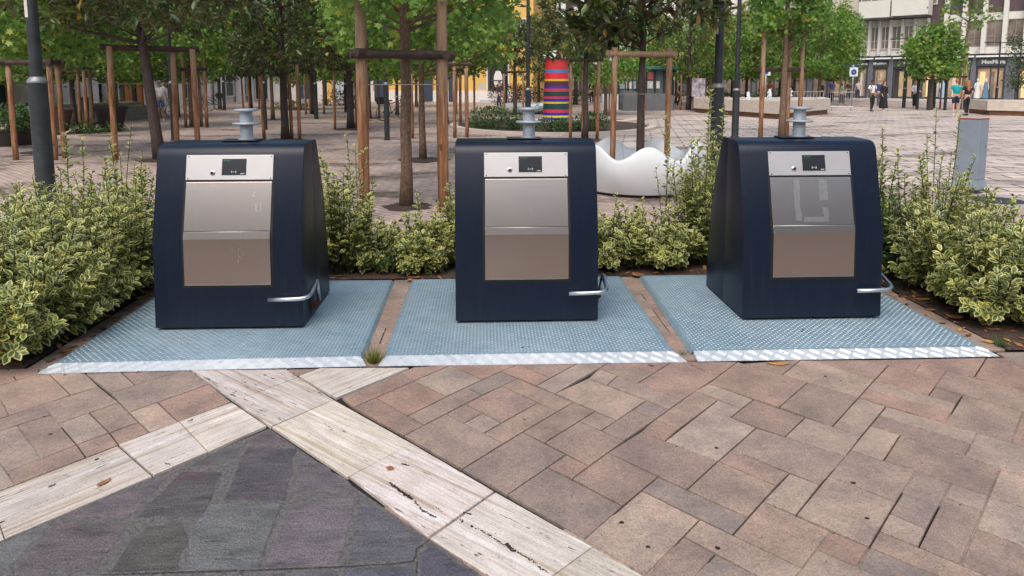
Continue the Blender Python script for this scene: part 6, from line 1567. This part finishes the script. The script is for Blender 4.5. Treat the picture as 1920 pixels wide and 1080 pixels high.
def person(label, x, y, h, rz, skin='light', hair='dark', long_hair=False, top=(.6, .6, .6), sleeve='short', legs=(.02, .02, .025), cut='long', shoe=(.5, .5, .5), stride=.2, dress=None, arm=(0.1, -.1), bag=None, wide=1.0, z=0.0, elbow=.25, group='people walking on the square'):
    t = thing('person', label, 'person', (x, y, z), rz, group); k = h/1.75
    V3 = lambda a, b, c: (a*k, b*k, c*k)
    def leg(s_, f):                            # f: forward swing
        hip = V3(s_*.088, 0, .92); kn = V3(s_*.095, -.10*max(f, 0)-.03+f*-.10, .50+.01*abs(f)); an = V3(s_*.095, -f*.34+(.03 if f < 0 else 0), .085+(.05*-f if f < 0 else 0)); toe = (an[0]*1.08, an[1]-.15*k, .03*k+(an[2]-.085*k)*.3)
        return hip, kn, an, toe
    def armp(s_, f):
        sh = V3(s_*.185, 0, 1.425); el = V3(s_*.235, -f*.15+.02, 1.15); wr = V3(s_*.235, -f*.32-elbow*.25, .93+elbow*.12); d = (Vector(wr)-Vector(el)).normalized(); return sh, el, wr, d
    LL, RL = leg(-1, stride), leg(1, -stride); LA, RA = armp(-1, arm[0]), armp(1, arm[1])
    nd = [(V3(0, 0, .96), (.135*k, .10*k)), (V3(0, 0, 1.12), (.120*k, .090*k)), (V3(0, .005, 1.32), (.150*k, .105*k)), (V3(0, .01, 1.44), (.105*k, .08*k)), (V3(0, 0, 1.51), .052*k), (V3(0, -.008, 1.575), (.062*k, .070*k)), (V3(0, -.010, 1.66), (.074*k, .090*k)), (V3(0, 0, 1.725), (.055*k, .065*k))]
    ed = [(0, 1), (1, 2), (2, 3), (3, 4), (4, 5), (5, 6), (6, 7)]
    for A_ in (LA, RA):
        b = len(nd); sh, el, wr, d = A_; pa = Vector(wr)+d*.075*k
        nd += [(sh, .055*k), (el, .042*k), (wr, .027*k), (tuple(pa), (.038*k, .020*k))]; ed += [(2, b), (b, b+1), (b+1, b+2), (b+2, b+3)]
        side = Vector((0, 1, 0))
        for q, (off, l_) in enumerate(((-.027, .060), (-.010, .075), (.009, .080), (.027, .072))):
            c0 = pa + d*.020*k + side*off*k; c1 = c0 + d*l_*.55*k + Vector((-.006*(1 if wr[0] > 0 else -1)*k, 0, 0)); c2 = c1 + d*l_*.45*k + Vector((-.020*(1 if wr[0] > 0 else -1)*k, 0, 0)); n0 = len(nd)
            nd += [(tuple(c0), .0095*k), (tuple(c1), .0085*k), (tuple(c2), .0065*k)]; ed += [(b+3, n0), (n0, n0+1), (n0+1, n0+2)]
        n0 = len(nd); w0 = Vector(wr)+d*.035*k+Vector((0, -.034*k, 0)); nd += [(tuple(w0), .0115*k), (tuple(w0+d*.035*k+Vector((0, -.022*k, 0))), .009*k)]; ed += [(b+2, n0), (n0, n0+1)]
    for L__ in (LL, RL):
        b = len(nd); nd += [(L__[0], .085*k), (L__[1], .056*k), (L__[2], .038*k), (L__[3], (.036*k, .025*k))]; ed += [(0, b), (b, b+1), (b+1, b+2), (b+2, b+3)]
    me = skin_mesh(nd, ed); me.materials.clear(); me.materials.append(SKIN_[skin]); me.name = 'body'
    body = link(bpy.data.objects.new('body', me), t)
    # face: nose, eyes, mouth, ears
    mb = MB(); mb.add([V3(0, -.098, 1.655), V3(-.012, -.094, 1.622), V3(.012, -.094, 1.622), V3(0, -.118, 1.628)], [(0, 1, 3), (0, 3, 2), (1, 2, 3)])
    for s_ in (-1, 1): mb.lathe([(.002*k, -.03*k), (.014*k, 0), (.002*k, .03*k)], 6, o=V3(s_*.076, .005, 1.645))
    mb.build('nose_and_ears', SKIN_[skin], t); mb = MB()
    for s_ in (-1, 1): mb.lathe([(.001, -.007*k), (.011*k, 0), (.001, .007*k)], 8, o=V3(s_*.030, -.084, 1.658))
    mb.box(V3(-.020, -.088, 1.592), V3(.020, -.074, 1.598)); mb.build('eyes_and_mouth', HAIR_['dark'], t)
    def cloth(name, nds, eds, c):
        m_ = skin_mesh(nds, eds); m_.materials.clear(); m_.materials.append(fab(c)); m_.name = name; return link(bpy.data.objects.new(name, m_), t)
    # shirt
    e_ = .016*k
    nd2 = [(V3(0, 0, .96), (.150*k*wide, .118*k)), (V3(0, 0, 1.12), (.145*k*wide, .112*k)), (V3(0, .005, 1.32), (.172*k, .122*k)), (V3(0, .008, 1.45), (.098*k, .082*k))]; ed2 = [(0, 1), (1, 2), (2, 3)]
    for A_ in (LA, RA):
        b = len(nd2); sh, el, wr, d = A_
        end = Vector(sh).lerp(Vector(el), .72) if sleeve == 'short' else Vector(el)
        nd2 += [(sh, .068*k), (tuple(end), .060*k)]; ed2 += [(2, b), (b, b+1)]
        if sleeve == 'long': nd2.append((tuple(Vector(el).lerp(Vector(wr), .92)), .040*k)); ed2.append((b+1, b+2))
    cloth('shirt', nd2, ed2, dress or top)
    if dress:
        mb = MB(); V = []; n = 24
        for q, (z_, a, b) in enumerate(((1.12, .150, .115), (.95, .175, .145), (.60, .205, .19), (.25, .235, .235), (.16, .24, .24))):
            for j in range(n): an = j*6.283/n; V.append(V3(a*math.cos(an)*(1+.05*math.sin(an*5)*(q > 1)), b*math.sin(an)*(1+.05*math.cos(an*4)*(q > 1)), z_))
        mb.add(V, [(i*n+j, (i+1)*n+j, (i+1)*n+(j+1) % n, i*n+(j+1) % n) for i in range(4) for j in range(n)] + [tuple(range(n)), tuple(4*n+n-1-j for j in range(n))]); mb.build('skirt', fab(dress), t, smooth=True)
    else:
        nd3 = [(V3(0, 0, .985), (.140*k, .112*k)), (V3(0, 0, .90), (.140*k, .115*k))]; ed3 = [(0, 1)]
        for L__ in (LL, RL):
            b = len(nd3); w_ = 1.0 if cut != 'wide' else 1.5
            nd3.append((L__[0], .096*k)); ed3.append((1, b)); kn = Vector(L__[1])
            if cut == 'short': nd3.append((tuple(kn+Vector((0, 0, .06*k))), .080*k)); ed3.append((b, b+1))
            else: nd3 += [(L__[1], .068*k*w_), (tuple(Vector(L__[2])+Vector((0, 0, .02*k))), .052*k*w_**1.4)]; ed3 += [(b, b+1), (b+1, b+2)]
        cloth('shorts' if cut == 'short' else 'trousers', nd3, ed3, legs)
    for L__ in (LL, RL):
        a, b = Vector(L__[2]), Vector(L__[3]); mb = MB(); f = b-a; f.z = 0; f.normalize(); sd = Vector((-f.y, f.x, 0)); zz = max(0, a.z-.10*k); V = []
        for d_, w_, hh in ((-.07, .034, .075), (.0, .042, .085), (.09, .048, .060), (.165, .036, .040), (.185, .018, .025)):
            for s_ in (-1, 1): V += [tuple(a*1.0+f*d_*k+sd*w_*k*s_ + Vector((0, 0, zz-a.z+.004))), tuple(a+f*d_*k+sd*w_*k*.8*s_+Vector((0, 0, zz+hh*k-a.z)))]
        F_ = []
        for i in range(4): p = i*4; F_ += [(p, p+4, p+5, p+1), (p+2, p+3, p+7, p+6), (p+1, p+5, p+7, p+3), (p, p+2, p+6, p+4)]
        F_ += [(0, 1, 3, 2), (16, 18, 19, 17)]; mb.add(V, F_); mb.build('shoe', fab(shoe), t, smooth=True)
    # hair
    mb = MB(); V = []; n = 18; rings = 7
    for i in range(rings):
        ph = i/(rings-1)*R(98)
        for j in range(n):
            an = j*6.283/n; fr_ = max(0, -math.sin(an)); ph2 = ph*(1-.38*fr_) if i > 2 else ph
            V.append(V3(.089*math.sin(ph2)*math.cos(an), .004+.106*math.sin(ph2)*math.sin(an), 1.652+.118*math.cos(ph2)))
    F_ = [(i*n+j, (i+1)*n+j, (i+1)*n+(j+1) % n, i*n+(j+1) % n) for i in range(rings-1) for j in range(n)]; mb.add(V, F_)
    if long_hair:
        V = []; m_ = 9
        for q, (z_, w_, d_) in enumerate(((1.69, .088, .095), (1.60, .098, .105), (1.50, .105, .100), (1.38, .110, .125), (1.27, .085, .135), (1.20, .045, .125))):
            for j in range(m_): an = R(-15)+R(210)*j/(m_-1); V.append(V3(w_*math.cos(an), .01+d_*math.sin(an), z_))
        b = len(mb.v); mb.add(V, [(i*m_+j, (i+1)*m_+j, (i+1)*m_+j+1, i*m_+j+1) for i in range(5) for j in range(m_-1)])
    hm = mb.build('hair', HAIR_[hair], t, smooth=True); so = hm.modifiers.new('thick', 'SOLIDIFY'); so.thickness = .012
    if bag == 'backpack':
        mb = MB(); mb.bbox(V3(-.14, .115, 1.05), V3(.14, .24, 1.45), .03); mb.build('backpack', fab((.03, .03, .035)), t, smooth=True)
        mb = MB(); [mb.tube([V3(s_*.10, .12, 1.42), V3(s_*.105, -.02, 1.485), V3(s_*.11, -.115, 1.36), V3(s_*.13, -.06, 1.10)], .016*k, 6) for s_ in (-1, 1)]; mb.build('strap', fab((.03, .03, .035)), t, smooth=True)
    return t

def at_px(px_, d): p = DP(px_, 152, d); return p[0], p[1]
BK = (.012, .012, .014)
person('man in white t-shirt and black trousers with a backpack walking towards the fountain', *at_px(1637, 37.5), 1.72, R(8), 'brown', 'dark', top=(.68, .69, .72), legs=BK, shoe=BK, stride=.28, arm=(-.15, .2), bag='backpack')
person('woman in a long black dress with white shoes beside the man with the backpack', *at_px(1659, 38.2), 1.70, R(14), 'light', 'brown', True, dress=BK, shoe=(.6, .6, .6), stride=.2, sleeve='long')
person('grey haired man in a dark blue shirt half hidden behind the woman in black', *at_px(1650, 42.0), 1.78, R(0), 'light', 'grey', top=(.03, .06, .17), legs=(.08, .09, .13), stride=.15)
person('woman in a white blouse and wide black trousers left of the bushy tree', *at_px(1718, 42.3), 1.66, R(0), 'light', 'blond', True, top=(.72, .73, .76), legs=BK, cut='wide', shoe=(.55, .55, .55), stride=.12, sleeve='long', elbow=.9)
person('man in a teal t-shirt and navy shorts walking away', *at_px(1795, 33.0), 1.76, R(158), 'light', 'red', top=(.0, .30, .32), legs=(.015, .02, .04), cut='short', shoe=(.6, .6, .6), stride=.25, arm=(.15, -.15), wide=1.05)
person('red haired woman in black walking beside the man in teal', *at_px(1816, 32.8), 1.70, R(176), 'light', 'red', True, top=BK, legs=BK, shoe=BK, stride=.26, sleeve='short')
person('person in a pale grey top and dark jeans passing the first shop window', *at_px(1610, 60), 1.74, R(-60), 'light', 'brown', top=(.52, .54, .54), legs=(.03, .04, .06), stride=.2)
person('person in a brown jacket by the parking sign', *at_px(1592, 58), 1.70, R(170), 'light', 'dark', top=(.10, .07, .06), legs=BK, sleeve='long', stride=.1)
person('man in a violet blue shirt seen from behind the barrier', *at_px(1560, 50), 1.78, R(180), 'light', 'dark', top=(.10, .13, .42), legs=BK, stride=.1, wide=1.1)
person('person in a sage green shirt behind the barrier', *at_px(1579, 48), 1.45, R(150), 'light', 'dark', top=(.16, .30, .22), legs=(.05, .05, .05), stride=.05)
person('fair haired person in dark clothes behind the long barrier', *at_px(1541, 52), 1.66, R(20), 'light', 'blond', top=(.03, .04, .035), legs=BK, sleeve='long', stride=.1)
person('person in an orange top behind the middle water jet', *at_px(1444, 52), 1.70, R(170), 'light', 'brown', top=(.62, .17, .03), legs=(.30, .32, .38), stride=.1)
person('person in a pale blue shirt left of the one in orange', *at_px(1431, 53), 1.68, R(200), 'light', 'dark', top=(.42, .50, .62), legs=BK, cut='short', stride=.15)
person('dark haired person behind the right water jet', *at_px(1483, 52), 1.60, R(0), 'tan', 'dark', top=(.035, .035, .04), legs=BK, sleeve='long')
person('person in a pink and red top left of the newspaper kiosk', *at_px(1130, 50), 1.72, R(160), 'light', 'dark', top=(.55, .08, .12), legs=(.06, .09, .17), stride=.1)
person('person in a dark coat before the kiosk, beside the one in pink', *at_px(1110, 51), 1.76, R(185), 'light', 'brown', top=(.03, .025, .025), legs=BK, sleeve='long', stride=.1)
person('person in black striding past right of the newspaper kiosk', *at_px(1275, 44), 1.72, R(80), 'light', 'dark', top=BK, legs=BK, sleeve='long', stride=.35)
person('man in a white shirt and blue shorts behind the leaning magnolia', *at_px(298, 31), 1.76, R(30), 'tan', 'grey', top=(.68, .70, .72), legs=(.06, .10, .22), cut='short', stride=.1)
person('person in dark clothes before the yellow house doorway', *at_px(936, 43), 1.72, R(-70), 'light', 'brown', top=(.05, .045, .06), legs=(.04, .045, .07), sleeve='long', stride=.2)

# ------------------------------------------------------------------ light, sky, camera
w = bpy.data.worlds.new('World'); SC.world = w; w.use_nodes = True
nt = w.node_tree; bg = nt.nodes['Background']
sky = nt.nodes.new('ShaderNodeTexSky'); sky.sky_type = 'NISHITA'; sky.sun_disc = False
SUN_EL, SUN_AZ = R(56), R(200)
sky.sun_elevation = SUN_EL; sky.sun_rotation = SUN_AZ; sky.air_density = 1.0; sky.dust_density = 4.5; sky.ozone_density = 1.0
nt.links.new(sky.outputs[0], bg.inputs['Color']); bg.inputs['Strength'].default_value = 0.15
sl = bpy.data.lights.new('sun', 'SUN'); sl.energy = 1.3; sl.angle = R(60); sl.color = (1.0, .95, .88)
so = bpy.data.objects.new('sun', sl); COL.objects.link(so)
dv = Vector((math.sin(SUN_AZ)*math.cos(SUN_EL), math.cos(SUN_AZ)*math.cos(SUN_EL), math.sin(SUN_EL)))
so.rotation_euler = dv.to_track_quat('Z', 'Y').to_euler()

cam = bpy.data.cameras.new('camera'); co = bpy.data.objects.new('camera', cam); COL.objects.link(co)
cam.sensor_width = 36; cam.lens = F/1920*36; cam.shift_y = -(540-Y0)/1920; cam.clip_end = 1500; cam.clip_start = .05
fwd = Vector((math.cos(PITCH)*math.sin(YAW), math.cos(PITCH)*math.cos(YAW), -math.sin(PITCH)))
right = Vector((math.cos(YAW), -math.sin(YAW), 0)); up = right.cross(fwd)
r2 = right*math.cos(ROLL) + up*math.sin(ROLL); u2 = -right*math.sin(ROLL) + up*math.cos(ROLL)
mw = Matrix((r2, u2, -fwd)).transposed().to_4x4(); mw.translation = (0, 0, H); co.matrix_world = mw
SC.camera = co
SC.view_settings.view_transform = 'Standard'; SC.view_settings.look = 'None'; SC.view_settings.exposure = 0.42; SC.view_settings.gamma = 1
SC.cycles.max_bounces = 6; SC.cycles.transparent_max_bounces = 6
